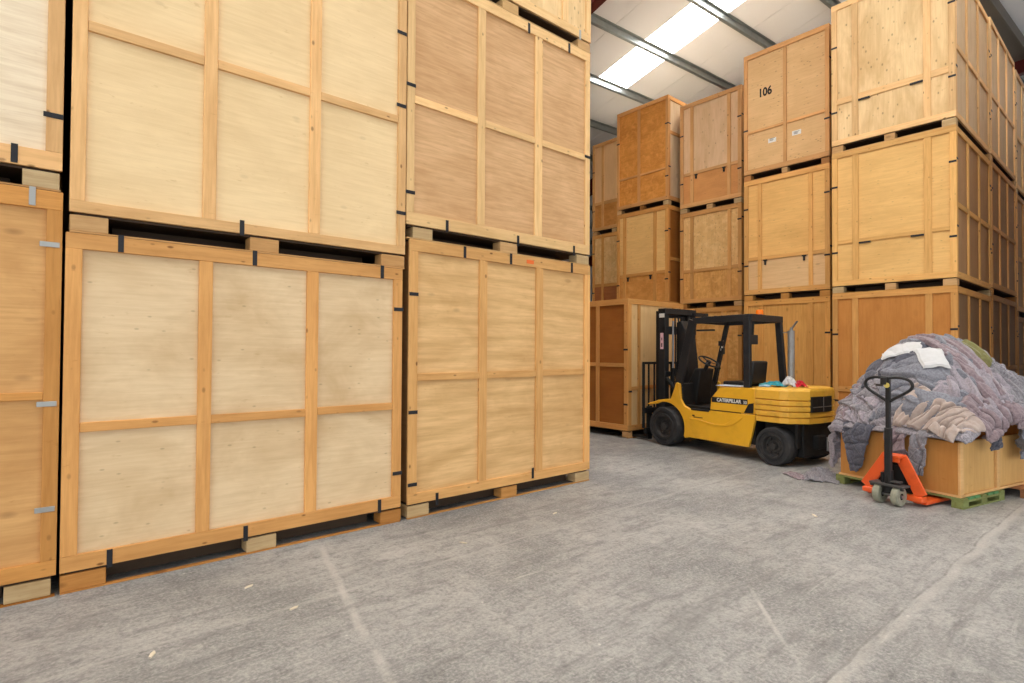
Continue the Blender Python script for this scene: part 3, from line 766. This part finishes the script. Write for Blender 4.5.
# overhead guard
FZ = 1.775
g = MB()
NY, FY = .43, -.36
mb = MB(); mb.bar((-.405, NY, .90), (-.40, NY, FZ), .09, .055, (0, 1, 0)); mb.build('guard_pillar', M_black, FL, .006)
mb = MB(); mb.bar((-.395, FY, .90), (-.325, FY, FZ), .085, .055, (0, 1, 0)); mb.build('guard_pillar', M_black, FL, .006)
mb = MB(); mb.bar((.70, NY-.03, .89), (.43, NY, FZ), .12, .05, (0, 1, 0)); mb.build('guard_pillar', M_black, FL, .006)
mb = MB(); mb.bar((.71, FY, .80), (.46, FY, FZ), .06, .05, (0, 1, 0)); mb.build('guard_pillar', M_black, FL, .006)
mb = MB()
mb.bar((-.44, NY, FZ), (.42, NY, FZ-.01), .05, .085); mb.bar((-.375, FY, FZ), (.50, FY, FZ-.01), .05, .085)
mb.bar((-.435, NY, FZ), (-.345, FY, FZ), .06, .085); mb.bar((.385, NY, FZ-.01), (.485, FY, FZ-.01), .05, .07)
for i in range(1, 8):
    x = -.43 + .82*i/8
    mb.bar((x, NY, FZ+.025), (x+.09, FY, FZ+.025), .018, .035)
mb.build('guard_roof', M_black, FL, .004)
mb = MB(); mb.bar((-.36, .25, FZ-.04), (-.33, .22, 1.55), .03, .03); mb.box(-.37, .16, 1.44, -.31, .30, 1.56); mb.bar((-.35, .30, 1.52), (-.42, NY, 1.50), .02, .02); mb.build('work_light', M_black, FL, .004)
mb = MB(); mb.lathe([(.0005, 1.815), (.055, 1.815), (.055, 1.832), (.036, 1.84), (.0005, 1.84)], (-.22, -.1, 0), 'z', 20); bc = mb.build('beacon_base', M_black, FL, smooth=True)
mb = MB(); mb.lathe([(.0005, 1.84), (.046, 1.84), (.046, 1.885), (.038, 1.902), (.0005, 1.908)], (-.22, -.1, 0), 'z', 20); mb.build('beacon_lens', M_amber, FL, smooth=True)
# exhaust
mb = MB(); mb.cyl((-.56, -.26, .91), (-.56, -.26, 1.62), .042, 20); mb.cyl((-.56, -.26, 1.62), (-.57, -.26, 1.66), .02, 12); mb.bar((-.58, -.26, 1.66), (-.64, -.26, 1.74), .045, .006); mb.bar((-.44, -.28, 1.60), (-.56, -.26, 1.60), .012, .012)
mb.build('exhaust_pipe', M_exh, FL, smooth=True)
# seat, wheel, console
mb = MB(); mb.box(-.22, -.20, .885, .10, .24, .955); mb.build('seat', M_dark, FL, .02, seg=2)
mb = MB(); mb.prism([(-.19, .93), (-.27, .93), (-.30, 1.22), (-.22, 1.23)], -.17, .15); mb.build('seat_back', M_black, FL, .02, seg=2)
mb = MB(); mb.prism([(.60, .56), (.76, .56), (.74, .90), (.62, 1.11), (.52, 1.10), (.56, .85)], -.14, .16); mb.build('dash_console', M_dark, FL, .015, seg=2)
mb = MB(); mb.prism([(.62, .56), (.72, .56), (.70, .90), (.64, .90)], -.36, .40); mb.build('cowl_panel', M_dark, FL, .01)
mb = MB(); mb.cyl((.62, .04, .95), (.475, .04, 1.20), .028, 12); mb.build('steering_column', M_dark, FL, smooth=True)
ax = Vector((-.50, 0, .86)).normalized(); e1 = Vector((0, 1, 0)); e2 = ax.cross(e1); ctr = Vector((.475, .04, 1.205))
mb = MB(); mb.tube([ctr + (e1*math.cos(a) + e2*math.sin(a))*.145 for a in [2*PI*i/28 for i in range(28)]], .012, 8, True)
for a in (0.4, 2.5, 4.6): mb.bar(ctr - ax*.01, ctr + (e1*math.cos(a) + e2*math.sin(a))*.142, .02, .008)
mb.cyl(ctr - ax*.03, ctr + ax*.012, .035, 12)
mb.build('steering_wheel', M_black, FL, smooth=True)
for i, y in enumerate((-.20, -.25, -.30)):
    mb = MB(); mb.cyl((.60, y, .88), (.55, y, 1.10), .007, 6); mb.lathe([(.0005, 1.09), (.014, 1.095), (.016, 1.11), (.0005, 1.125)], (.548, y, 0), 'z', 8); mb.build('control_lever', M_dark, FL, smooth=True)
mb = MB(); mb.cyl((.515, FY+.02, 1.42), (.50, FY+.10, 1.44), .006, 6); mb.box(.47, FY+.04, 1.43, .53, FY+.12, 1.50); mb.box(.48, FY+.03, 1.31, .52, FY+.07, 1.40); mb.build('mirror', M_black, FL, .004)
mb = MB(); mb.bar((.544, FY+.0285, 1.36), (.505, FY+.0285, 1.50), .03, .004, (0, 1, 0)); mb.build('white_sticker', M_white, FL)
# mast
for s in (1, -1):
    y = .30*s - .055
    mb = MB(); mb.box(1.06, y-.045, .09, 1.18, y+.045, 1.98); m_ = mb.build('outer_mast_rail', M_black, FL, .004)
    mb = MB(); mb.box(1.185, y-.035-.03*s, .06, 1.27, y+.035-.03*s, 1.955); mb.build('inner_mast_rail', M_dark, FL, .003)
    mb = MB(); mb.cyl((1.03, y-.10*s, .15), (1.03, y-.10*s, 1.10), .028, 14); mb.build('lift_cylinder', M_dark, FL, smooth=True)
    mb = MB(); mb.cyl((1.03, y-.10*s, 1.10), (1.03, y-.10*s, 1.80), .016, 12); mb.build('cylinder_rod', M_steel, FL, smooth=True)
    mb = MB(); mb.cyl((.72, .24*s, .62), (1.05, .26*s, .95), .03, 12); mb.build('tilt_cylinder', M_dark, FL, smooth=True)
    mb = MB(); mb.bar((1.10, y-.06*s, .35), (1.10, y-.06*s, 1.90), .02, .035); mb.build('lift_chain', M_darksteel, FL)
mb = MB(); mb.box(1.05, -.40, 1.90, 1.19, .29, 1.985); mb.box(1.05, -.40, 1.60, 1.12, .29, 1.72); mb.box(1.05, -.40, .98, 1.12, .29, 1.05); mb.box(1.05, -.40, .30, 1.12, .29, .40)
mb.box(1.19, -.34, 1.86, 1.27, .24, 1.955); mb.build('mast_crossbar', M_black, FL, .004)
mb = MB(); mb.box(.98, -.60, 1.885, 1.06, -.30, 1.935); mb.box(.78, -.50, 1.66, 1.05, -.40, 1.685); mb.build('hose_bracket', M_black, FL, .003)
mb = MB()
for y in (-.12, -.06, .02, .10): mb.tube([(1.0, y, .6), (1.02, y, 1.1), (1.01, y*1.1, 1.5), (1.04, y*.9, 1.86)], .012, 6)
mb.build('hydraulic_hose', M_dark, FL, smooth=True)
mb = MB(); mb.prism([(.80, .80), (1.04, .80), (1.04, 1.78), (.96, 1.80), (.88, 1.66), (.82, 1.2)], -.16, .06); mb.build('hose_guard', M_black, FL, .006)
mb = MB(); mb.box(1.065, .2905, 1.85, 1.165, .292, 1.91); mb.build('mast_label', M_white, FL)
mb = MB(); mb.box(1.085, .2905, 1.38, 1.145, .292, 1.62); pl = mb.build('warning_label', M_pink, FL)
mb = MB(); mb.box(1.105, .292, 1.41, 1.125, .2925, 1.47); mb.box(1.108, .292, 1.51, 1.122, .2925, 1.55); mb.build('label_print', M_ink, pl)
Mt = Matrix.Translation((1.115, .3472, 1.88)) @ Matrix.Rotation(PI, 4, 'Z') @ Matrix.Rotation(PI/2, 4, 'X')
# carriage, backrest, forks
mb = MB(); mb.box(1.28, -.46, .12, 1.315, .46, .20); mb.box(1.28, -.46, .42, 1.315, .46, .50); mb.box(1.275, -.26, .12, 1.285, -.18, .5); mb.box(1.275, .18, .12, 1.285, .26, .5); mb.build('carriage', M_dark, FL, .004)
mb = MB()
for y in (-.48, -.37, -.25, -.12, 0, .12, .25, .37, .48): mb.bar((1.30, y, .20), (1.30, y, 1.17), .014 if abs(y) < .45 else .035, .03, (0, 1, 0))
mb.bar((1.30, -.495, 1.17), (1.30, .495, 1.17), .03, .035)
mb.build('load_backrest', M_dark, FL, .002)
for y in (.325, -.385):
    mb = MB(); mb.box(1.316, y-.045, .026, 1.35, y+.045, .52); mb.prism([(1.35, .026), (2.25, .026), (2.25, .034), (1.35, .062)], y-.045, y+.045); mb.build('fork', M_dark, FL, .002)

# papers and rags lying on the truck
def rag(name, label, cat, mat, center, sx, sy, h, seed, rz=0.0, th=.006, flat=False):
    """crumpled cloth heap draped on a flat surface (its lowest skin lies on the surface)"""
    n = 34; vs, fs = [], []
    for i in range(n):
        for j in range(n):
            p, q = i/(n-1)*2-1, j/(n-1)*2-1
            rr = max(abs(p), abs(q)); 
            e = max(0, 1 - (p*p + q*q)*.62)
            f = 1 - abs(noise.noise(Vector((p*2.2+seed, q*2.2, seed*.37))))*2.2
            f2 = 1 - abs(noise.noise(Vector((p*4.5-seed, q*4.2, seed*.77))))*2.0
            z = h*(e*.55*max(f, 0) + .25*e*f2) if not flat else h*.5*max(f2, 0)*e
            k = 1 - .22*noise.noise(Vector((p*1.3, q*1.3, seed)))
            vs.append((p*sx*k, q*sy*k, max(z, 0) + .001))
    for i in range(n-1):
        for j in range(n-1):
            a = i*n+j; fs.append((a, a+1, a+n+1, a+n))
    o = MB().add(vs, fs).build(name, mat, smooth=False)
    for p in o.data.polygons: p.use_smooth = True
    o.location = center; o.rotation_euler = (0, 0, rz)
    s = o.modifiers.new('thick', 'SOLIDIFY'); s.thickness = th; s.offset = 1
    return tag(o, label, cat)
def fl(x, y, z):
    a = FA; return (FC[0] + x*math.cos(a) - y*math.sin(a), FC[1] + x*math.sin(a) + y*math.cos(a), z)
rag('rag', 'crumpled teal rag on the rear deck of the yellow forklift', 'rag', C_teal, fl(-.58, .14, .921), .16, .15, .08, 3.1, .4)
rag('rag', 'white cloth bundle between teal and red rags on the forklift', 'rag', C_white, fl(-.77, .13, .921), .065, .08, .17, 5.2, .2)
rag('rag', 'small red rag at the foot of the forklift exhaust', 'rag', C_red, fl(-.87, .08, .921), .06, .07, .11, 8.3, .9)
rag('rag', 'pale blue cloth lying flat beside the teal rag', 'rag', cloth('pale_blue_rag', (150, 180, 196), (100, 130, 150), .3, 20), fl(-.60, .36, .921), .08, .06, .03, 11.3, .2)
mb = MB(); mb.box(-.17, -.12, 0, .17, .12, .008)
po = mb.build('paper_sheet', M_paper); po.location = fl(-.12, .33, .915); po.rotation_euler = (0, 0, FA+.12)
tag(po, 'folded white papers lying on the forklift hood beside the seat', 'paper')
po.location.z = .902

# ------------------------------------------------------------------ blanket box on its pallets
BO = (6.094, 1.191); KS, KZ = 1.042, -.056; BA = math.atan2(-.225, .974)
BX = empty('pallet_box', (BO[0], BO[1], 0), BA)      # local x: along the side, local y: along the face with the truck
BX.scale = (KS, KS, KS); BX.location.z = KZ
tag(BX, 'low open plywood box heaped full of grey blankets', 'box')
PB = wood((186, 128, 64), 'V', .2, .1, .35, 2, .03); PBs = wood((206, 162, 98), 'V', .3, .1, .3, 2, .03); PBr = wood((214, 170, 112), 'H', .3, .3, .2)
BL, BWd, Zb, Zt = 2.05, .99, .142, .60
mb = MB(); mb.box(0, 0, Zb+.02, .018, BWd, Zt); mb.build('front_panel', PB, BX, .002)
mb = MB(); mb.box(BL-.018, 0, Zb+.02, BL, BWd, Zt); mb.build('rear_panel', PB, BX, .002)
mb = MB(); mb.box(.0185, 0, Zb+.02, BL-.0185, .018, Zt); mb.build('side_panel', PBs, BX, .002)
mb = MB(); mb.box(.0185, BWd-.018, Zb+.02, BL-.0185, BWd, Zt); mb.build('side_panel', PBs, BX, .002)
mb = MB(); mb.box(0, -.02, Zb, BL, BWd+.02, Zb+.0195); mb.build('base_board', PBr, BX, .002)
for s in (.0, .62, 1.25, BL-.06):
    mb = MB(); mb.box(s, -.020, Zb+.0205, s+.05, -.0005, Zt); mb.build('corner_batten', PBr, BX, .002)
mb = MB(); mb.box(0.052, -.020, Zb+.0205, BL-.07, -.0005, Zb+.08); mb.build('bottom_batten', PBr, BX, .002) if False else None
def pallet(label, x0, y0, L_, W_, H_, mdeck, mblk, group=None):
    e = empty('pallet', (BO[0] + (x0*math.cos(BA) - y0*math.sin(BA)), BO[1] + (x0*math.sin(BA) + y0*math.cos(BA)), 0), BA)
    tag(e, label, 'pallet', group)
    n = 7; w = L_/(n*1.28)
    for i in range(n):
        x = i*(L_-w)/(n-1); mb = MB(); mb.box(x, 0, H_-.018, x+w, W_, H_); mb.build('deck_board', mdeck if i % 3 else mblk, e, .002)
    for y in (0, W_/2-.10, W_-.09):
        mb = MB(); mb.box(0, y, H_-.036, L_, y+.09, H_-.0185); mb.build('stringer', mblk, e)
        mb = MB(); mb.box(0, y, 0.0005, L_, y+.09, .015); mb.build('bottom_board', mblk, e)
        for x in (0, L_/2-.05, L_-.10):
            mb = MB(); mb.box(x, y, .0155, x+.10, y+.09, H_-.0365); mb.build('block', mblk, e, .003)
    return e
pallet('green-stained pallet under the near end of the blanket box', -.005, -.04, .74, 1.12, .0905, M_greenp, M_greenw)
pallet('brown wooden pallet under the far end of the blanket box', .95, -.16, 1.1, 1.24, .0905, wood((170, 116, 80), 'V', .4, .4, .4), wood((150, 104, 70), 'V', .4, .4, .4))

# heap of blankets: a height profile over the box, draped over its rim
A0, A1, B0, B1 = -.02, 2.06, -.025, .99
def Zh(a, b):
    a = max(a, 0); b = min(max(b, 0), 1.07)
    fa = 1-(1-min(a, 1))**2.5 if a < 1.1 else 1-.6*((a-1.1)/.95)**2
    fb = .22+.78*math.sin(PI/2*min(b/.66, 1)) if b < .66 else 1-.52*((b-.66)/.36)**2
    return .625 + .78*fa*fb
def S0(a, b):
    ac, bc = min(max(a, A0), A1), min(max(b, B0), B1)
    da_, db_ = a-ac, b-bc; d = math.hypot(da_, db_)
    z = Zh(ac, bc); 
    if d > 0:
        o = .035*(1-math.exp(-d/.04)); z -= max(0, d-.012)
        ac += da_/d*o; bc += db_/d*o
        if z < .06: z = .06
    return Vector((ac, bc, z))
def SN(a, b):
    h_ = .02
    p = S0(a, b); u_ = S0(a+h_, b)-S0(a-h_, b); v_ = S0(a, b+h_)-S0(a, b-h_)
    n_ = u_.cross(v_)
    return p, (n_.normalized() if n_.length > 1e-8 else Vector((0, 0, 1)))
def ridge(x): return 1 - abs(x)*2
def blanket(name, label, cat, mat, c, half, ang, off, amp, seed, fold=0.0, freq=3.0, res=(70, 70), group=None, kind=None, taper=0.0, th=.010, wave=.10, curl=.0, hem=.012, eb=.55):
    amp *= 1.3; nu, nv = int(res[0]*1.3), int(res[1]*1.3); vs, fs = [], []
    cs_, sn = math.cos(ang), math.sin(ang)
    cf, sf = math.cos(fold), math.sin(fold)
    for i in range(nu):
        for j in range(nv):
            p, q = (i/(nu-1)*2-1), (j/(nv-1)*2-1)
            x, y = p*half[0], q*half[1]*(1 - taper*(.5 - .5*p))
            ew = wave*min(half)
            w = Vector((p*1.7+seed*3.1, q*1.7-seed, seed))
            x += ew*noise.noise(w)*(.4+abs(p)); y += ew*noise.noise(w + Vector((9, 4, 2)))*(.4+abs(q))
            a, b = c[0] + x*cs_ - y*sn, c[1] + x*sn + y*cs_
            P, N = SN(a, b)
            fx, fy = (a*cf + b*sf), (-a*sf + b*cf)
            wv = noise.noise_vector(Vector((a*2.6+seed, b*2.6, seed*.5)))*.22
            gx, gy = fx + wv.x, fy + wv.y
            edge = min(1, (1-max(abs(p), abs(q)))*7)
            b1 = abs(noise.noise(Vector((gx*freq, gy*freq*.5, seed*1.7))))
            b2 = abs(noise.noise(Vector((gx*freq*2.2+5, gy*freq*1.3, seed*2.9))))
            b3 = abs(noise.noise(Vector((gx*freq*4.5+1, gy*freq*3.4, seed*3.9))))
            rot = noise.noise(Vector((a*1.1+seed, b*1.1, 4.4)))*1.3
            hx = fx*math.cos(rot) + fy*math.sin(rot)
            t1 = hx*freq*.95 + 1.5*noise.noise(Vector((a*1.7, b*1.7, seed*2.3)))
            t2 = (fy - .4*fx)*freq*1.2 + 1.8*noise.noise(Vector((a*2.3+3, b*2.3, seed*1.3)))
            s1 = t1 - math.floor(t1); s2 = t2 - math.floor(t2)
            s1 = s1**1.4 if s1 < .93 else (1-s1)/.07*.9; s2 = s2**1.6 if s2 < .92 else (1-s2)/.08*.87
            m1 = min(1, max(0, .5 + 1.6*noise.noise(Vector((a*1.9, b*1.9, seed*5.1)))))
            d = off + amp*(.75*s1*m1 + .55*s2*(1-m1) + .75*(1-math.exp(-13*b1)) + .35*(1-math.exp(-13*b2)) + .06*b3 - .95)
            d = d*(eb+(1-eb)*edge) + curl*(1-edge)
            if hem: d += hem*math.exp(-((1-max(abs(p), abs(q)))/.05)**2)
            vs.append(P + N*d)
    for i in range(nu-1):
        for j in range(nv-1):
            a = i*nv+j; fs.append((a, a+nv, a+nv+1, a+1))
    o = MB().add(vs, fs).build(name, mat)
    for p in o.data.polygons: p.use_smooth = True
    o.location = (BO[0], BO[1], KZ); o.rotation_euler = (0, 0, BA); o.scale = (KS, KS, KS)
    s = o.modifiers.new('thick', 'SOLIDIFY'); s.thickness = th; s.offset = -1
    tag(o, label, cat, group, kind)
    return o
GB = 'moving blankets heaped in the box'
# under-heap nobody could count
blanket('blanket_heap', 'crumpled mass of grey moving blankets filling the plywood box', 'blankets', C_mix, ((A0+A1)/2, (B0+B1)/2), ((A1-A0)/2+.03, (B1-B0)/2+.04), 0, .03, .08, 1.3, .9, 4.2, (220, 150), kind='stuff', wave=0)
bl = lambda label, *a, **k: blanket('moving_blanket', label, 'blanket', *a, group=GB, **k)
bl('blue-grey felt blanket bulging in the middle of the heap', C_grey2, (.36, .42), (.30, .34), .2, .075, .07, 2.2, 1.1, 4.4)
bl('grey felt blanket over the left shoulder of the heap', C_grey, (.34, .80), (.28, .19), -.3, .06, .07, 4.1, .3, 5.2, hem=.01)
bl('pale lilac blanket across the right slope of the heap', C_lilac, (.66, .22), (.36, .24), .35, .085, .07, 5.7, 1.3, 4.4)
bl('grey blanket spilling over the near right edge of the box', C_grey, (1.15, .10), (.42, .26), -.15, .065, .07, 6.4, .8, 4.6)
bl('dark grey blanket peeking out below the heap crest', C_dark, (.60, .72), (.34, .20), .1, .07, .06, 7.9, .9, 4.4)
bl('grey blanket covering the crest of the heap', C_grey2, (1.0, .66), (.40, .28), .4, .08, .07, 8.8, .5, 4.2)
bl('mauve blanket rolled along the crest down to the right', C_mauve, (.72, .56), (.06, .62), -.25, .115, .035, 9.6, .15, 5.0, res=(40, 130), hem=.02)
bl('second mauve fold running beside the first down the right slope', C_mauve, (.86, .40), (.05, .56), -.18, .115, .035, 10.4, .1, 5.0, res=(40, 120), hem=.02)
bl('white cloth with a square corner near the top left of the heap', C_white, (.52, .66), (.075, .12), .5, .138, .015, 12.0, 0, 4.0, eb=.85, th=.005, res=(40, 50), wave=.15)
bl('white sheet corner hanging below the crest of the heap', C_white, (.50, .45), (.095, .085), .75, .142, .01, 12.9, 0, 4.0, eb=.85, th=.005, res=(40, 40), wave=.1)
bl('mauve blanket edge on the left rim of the heap', C_mauve, (.36, .96), (.34, .06), -.1, .060, .05, 13.3, 1.5, 5.0, res=(90, 30), hem=.015)
bl('lilac-grey blanket tucked along the left front rim of the box', C_lilac, (.12, .80), (.13, .22), .05, .045, .06, 14.1, 1.3, 6.5)
bl('beige-pink blanket crumpled along the front rim of the box', C_beige, (.12, .22), (.14, .26), -.15, .075, .075, 15.2, 1.2, 5.5, res=(90, 110), hem=.01)
bl('pinkish blanket bundled over the near corner of the box', C_mauve, (.44, .02), (.25, .14), .1, .07, .09, 16.8, .9, 6.0, res=(90, 80), hem=.01)
bl('speckled grey blanket hanging to a point over the front left of the box', C_dark, (-.16, .80), (.28, .20), 0, .034, .03, 17.7, 0, 5.0, res=(80, 60), taper=.85, wave=.08)
bl('mauve blanket hanging over the middle of the box front', C_mauve, (-.14, .44), (.20, .085), .06, .034, .05, 18.5, 1.57, 9.0, res=(60, 60))
bl('short speckled grey blanket hanging beside the mauve one', C_grey, (-.16, .265), (.21, .062), -.03, .030, .03, 19.5, 1.57, 8.0, res=(60, 40))
bl('dark grey blanket roll drooping over the near side of the box', C_dark, (.40, -.13), (.055, .13), -.1, .045, .03, 20.5, 0, 9.0, res=(30, 50))
bl('bluish grey blanket hanging down the near side towards the far end', C_grey2, (1.0, -.18), (.16, .24), .05, .040, .05, 21.5, 0, 6.0, res=(60, 60))
bl('pale grey blanket trailing down the left side of the box', C_lilac, (.10, 1.16), (.18, .26), -.1, .030, .05, 22.5, 0, 6.0, res=(60, 70))
bl('olive cloth sticking out behind the crest of the heap', C_olive, (1.06, .38), (.08, .11), .3, .125, .05, 23.5, .7, 5.0)
# scraps on the floor by the truck's tail
def onfloor(label, mat, x, y, sx, sy, h, seed, rz): return tag(rag('moving_blanket', label, 'blanket', mat, (x, y, .001), sx, sy, h, seed, rz, .006), group=GB)
onfloor('grey blanket trailing on the floor between box and forklift', C_grey, 6.42, 2.42, .22, .16, .16, 31.0, .3)
onfloor('mauve-brown scrap of cloth on the floor beside the trailing blanket', C_mauve, 6.30, 2.63, .16, .07, .05, 33.0, .9)

# ------------------------------------------------------------------ hand pallet truck; local +x = forks, into the box front
JA = BA
jc = (5.955, 1.588)
J = empty('pallet_jack', (jc[0], jc[1], 0), JA)
tag(J, 'orange hand pallet truck with a black loop handle in front of the blanket box', 'pallet jack')
for s in (1, -1):
    yo = s*.195 + .03
    mb = MB()
    mb.prism([(-.07, yo-.055*1), (-.07, yo+.055), (.0, yo+.06), (.0, yo-.06)], .045, .095, 'xy')
    mb.build('fork_heel', M_orange, J, .006)
    mb = MB(); mb.box(.0, yo-.055, .020, 1.05, yo+.055, .052); mb.build('fork', M_orange, J, .005)
    mb = MB(); mb.cyl((.95, yo-.035, .022), (.95, yo+.035, .022), .021, 16); mb.build('load_roller', M_wheelpl, J, smooth=True)
    # sloping side plates of the A-frame
    mb = MB(); mb.bar((-.065, s*.055, .415), (-.045, s*.235+.03, .10), .10, .022, (1, 0, 0)) ; 
    mb.build('frame_plate', M_orange, J, .004)
mb = MB(); mb.box(-.075, -.225, .048, -.01, .285, .092); mb.build('cross_plate', M_orange, J, .006)
mb = MB(); mb.box(-.13, -.075, .405, -.01, .065, .435); mb.box(-.125, -.07, .37, -.11, .06, .41); mb.build('top_plate', M_orange, J, .006)
mb = MB(); mb.prism([(-.04, .10), (-.03, .10), (-.03, .33), (-.04, .33)], -.06, .06); mb.prism([(-.19, .10), (.24, .10), (.05, .40), (-.05, .40)], -.012, -.004, 'yz'); mb.build('back_plate', M_dark, J)
px = -.155
mb = MB(); mb.cyl((px, 0, .10), (px, 0, .30), .035, 20); mb.cyl((px, .0, .10), (px, 0, .16), .05, 20); mb.cyl((px+.005, .055, .16), (px+.005, .055, .27), .018, 12); mb.build('pump_body', M_dark, J, .002, smooth=True)
mb = MB(); mb.box(px-.06, -.14, .165, px+.07, .14, .185); mb.box(px-.03, -.10, .20, px+.03, .02, .215); mb.cyl((px-.02, -.13, .15), (px-.02, .15, .15), .012, 10); mb.build('pump_bracket', M_darksteel, J, .003)
mb = MB(); mb.cyl((px, -.115, .085), (px, .115, .085), .014, 12); mb.build('axle', M_steel, J, smooth=True)
for y in (-.078, .078):
    mb = MB(); mb.lathe([(.03, y-.028), (.078, y-.028), (.085, y-.02), (.085, y+.02), (.078, y+.028), (.03, y+.028)], (px, 0, .0855), 'y', 28); w = mb.build('steer_wheel', M_wheelpl, J, smooth=True)
    mb = MB(); mb.lathe([(.012, y-.024), (.0295, y-.024), (.0295, y+.024), (.012, y+.024)], (px, 0, .0855), 'y', 20); mb.build('hub', M_dark, w, smooth=True)
# handle
hb = Vector((px-.01, 0, .19)); ht = Vector((px-.06, -.03, 1.13))
mb = MB(); mb.bar(hb, hb + (ht-hb)*.52, .052, .042, (1, 0, 0)); mb.bar(hb + (ht-hb)*.5, ht - Vector((0, 0, .0)), .036, .03, (1, 0, 0)); mb.build('tow_bar', M_black, J, .004)
d = (ht-hb).normalized(); pts = []
R_ = Vector((0, 1, 0))
shape = [(0, 1.0), (.35, 1.03), (.7, .99), (.95, .80), (1.0, .50), (.82, .22), (.5, -.05), (.2, -.30), (0, -.46)]
full = shape + [(-x, z) for x, z in shape[-2:0:-1]]
cen = ht - d*.155
# densify with Catmull-Rom
def cr(P, n=5):
    out = []; m = len(P)
    for i in range(m):
        a, b, c, e = P[i-1], P[i], P[(i+1) % m], P[(i+2) % m]
        for k in range(n):
            t = k/n
            out.append(tuple(.5*((2*b[q]) + (c[q]-a[q])*t + (2*a[q]-5*b[q]+4*c[q]-e[q])*t*t + (3*b[q]-a[q]-3*c[q]+e[q])*t**3) for q in (0, 1)))
    return out
mb = MB(); mb.tube([cen + R_*(x*.195) + d*(z*.145) for x, z in cr(full)], .0125, 10, True); mb.build('handle_loop', M_black, J, smooth=True)
mb = MB(); mb.box(ht.x-.026, -.026, 1.06, ht.x+.022, .026, 1.125); mb.build('grip_block', M_black, J, .006)
mb = MB(); q = ht - d*.075; mb.cyl(q - Vector((.024, 0, 0)), q - Vector((.016, 0, 0)), .022, 16); mb.build('round_sticker', M_sticker, J)
mb = MB(); mb.bar((px-.02, .04, 1.05), (px+.03, .12, 1.05), .012, .02); mb.build('release_lever', M_darksteel, J, .002)

# splinters on the concrete
for i, (x, y, s, r) in enumerate(((1.05, 2.95, .028, .3), (.42, 2.9, .03, 1.1), (.95, 3.38, .03, .4), (2.3, 3.2, .03, 2.0), (4.9, 1.9, .04, .8), (3.3, 3.3, .03, .2))):
    mb = MB(); mb.prism([(-s, -.006), (s*.4, -.010), (s, .002), (s*.2, .009), (-s*.8, .006)], 0, .006, 'xy')
    o = mb.build('wood_splinter', wood((206, 196, 172), 'H', .2, 0, .1)); o.location = (x, y, .001); o.rotation_euler = (0, 0, r)
    tag(o, 'tiny pale wood splinter lying on the bare concrete floor', 'splinter', 'splinters on the concrete floor')

# ------------------------------------------------------------------ daylight
w = bpy.data.worlds.new('World'); sc.world = w; w.use_nodes = True
bg = w.node_tree.nodes['Background']; bg.inputs[0].default_value = (.92, .96, 1.0, 1); bg.inputs[1].default_value = 4.8
ld = bpy.data.lights.new('daylight_portal', 'AREA'); ld.shape = 'RECTANGLE'; ld.size = 12; ld.size_y = 6; ld.cycles.is_portal = True
lo = bpy.data.objects.new('daylight_portal', ld); COL.objects.link(lo)
p = bw(U0-.1, -2.5); lo.location = (p[0], p[1], 3.0); lo.rotation_euler = (PI/2, 0, ANG - PI/2)

for a, b_ in LIGHT_GAPS_R:
    ld = bpy.data.lights.new('daylight_portal', 'AREA'); ld.shape = 'RECTANGLE'; ld.size = b_-a; ld.size_y = 5.5; ld.cycles.is_portal = True
    lo = bpy.data.objects.new('daylight_portal', ld); COL.objects.link(lo)
    p = bw((a+b_)/2, V0-.1); lo.location = (p[0], p[1], 2.75); lo.rotation_euler = (PI/2, 0, ANG)

# ------------------------------------------------------------------ camera
cam = bpy.data.cameras.new('Camera'); co = bpy.data.objects.new('Camera', cam); COL.objects.link(co)
f_, yaw, pitch, roll, hc = 561.297, .8632, .017, .0055, 1.3384
F = Vector((math.cos(yaw)*math.cos(pitch), math.sin(yaw)*math.cos(pitch), math.sin(pitch)))
R = Vector((math.sin(yaw), -math.cos(yaw), 0)); U = R.cross(F)
R2 = R*math.cos(roll) + U*math.sin(roll); U2 = -R*math.sin(roll) + U*math.cos(roll)
m3 = Matrix((R2, U2, -F)).transposed()
co.matrix_world = Matrix.Translation((0, 0, hc)) @ m3.to_4x4()
cam.sensor_width = 36; cam.lens = f_*36/1024; cam.clip_end = 200
sc.camera = co

sc.view_settings.view_transform = 'Standard'; sc.view_settings.look = 'None'
sc.view_settings.gamma = 1; sc.view_settings.use_curve_mapping = False
sc.view_settings.exposure = -0.6
sc.cycles.use_denoising = True
sc.cycles.max_bounces = 8; sc.cycles.diffuse_bounces = 6
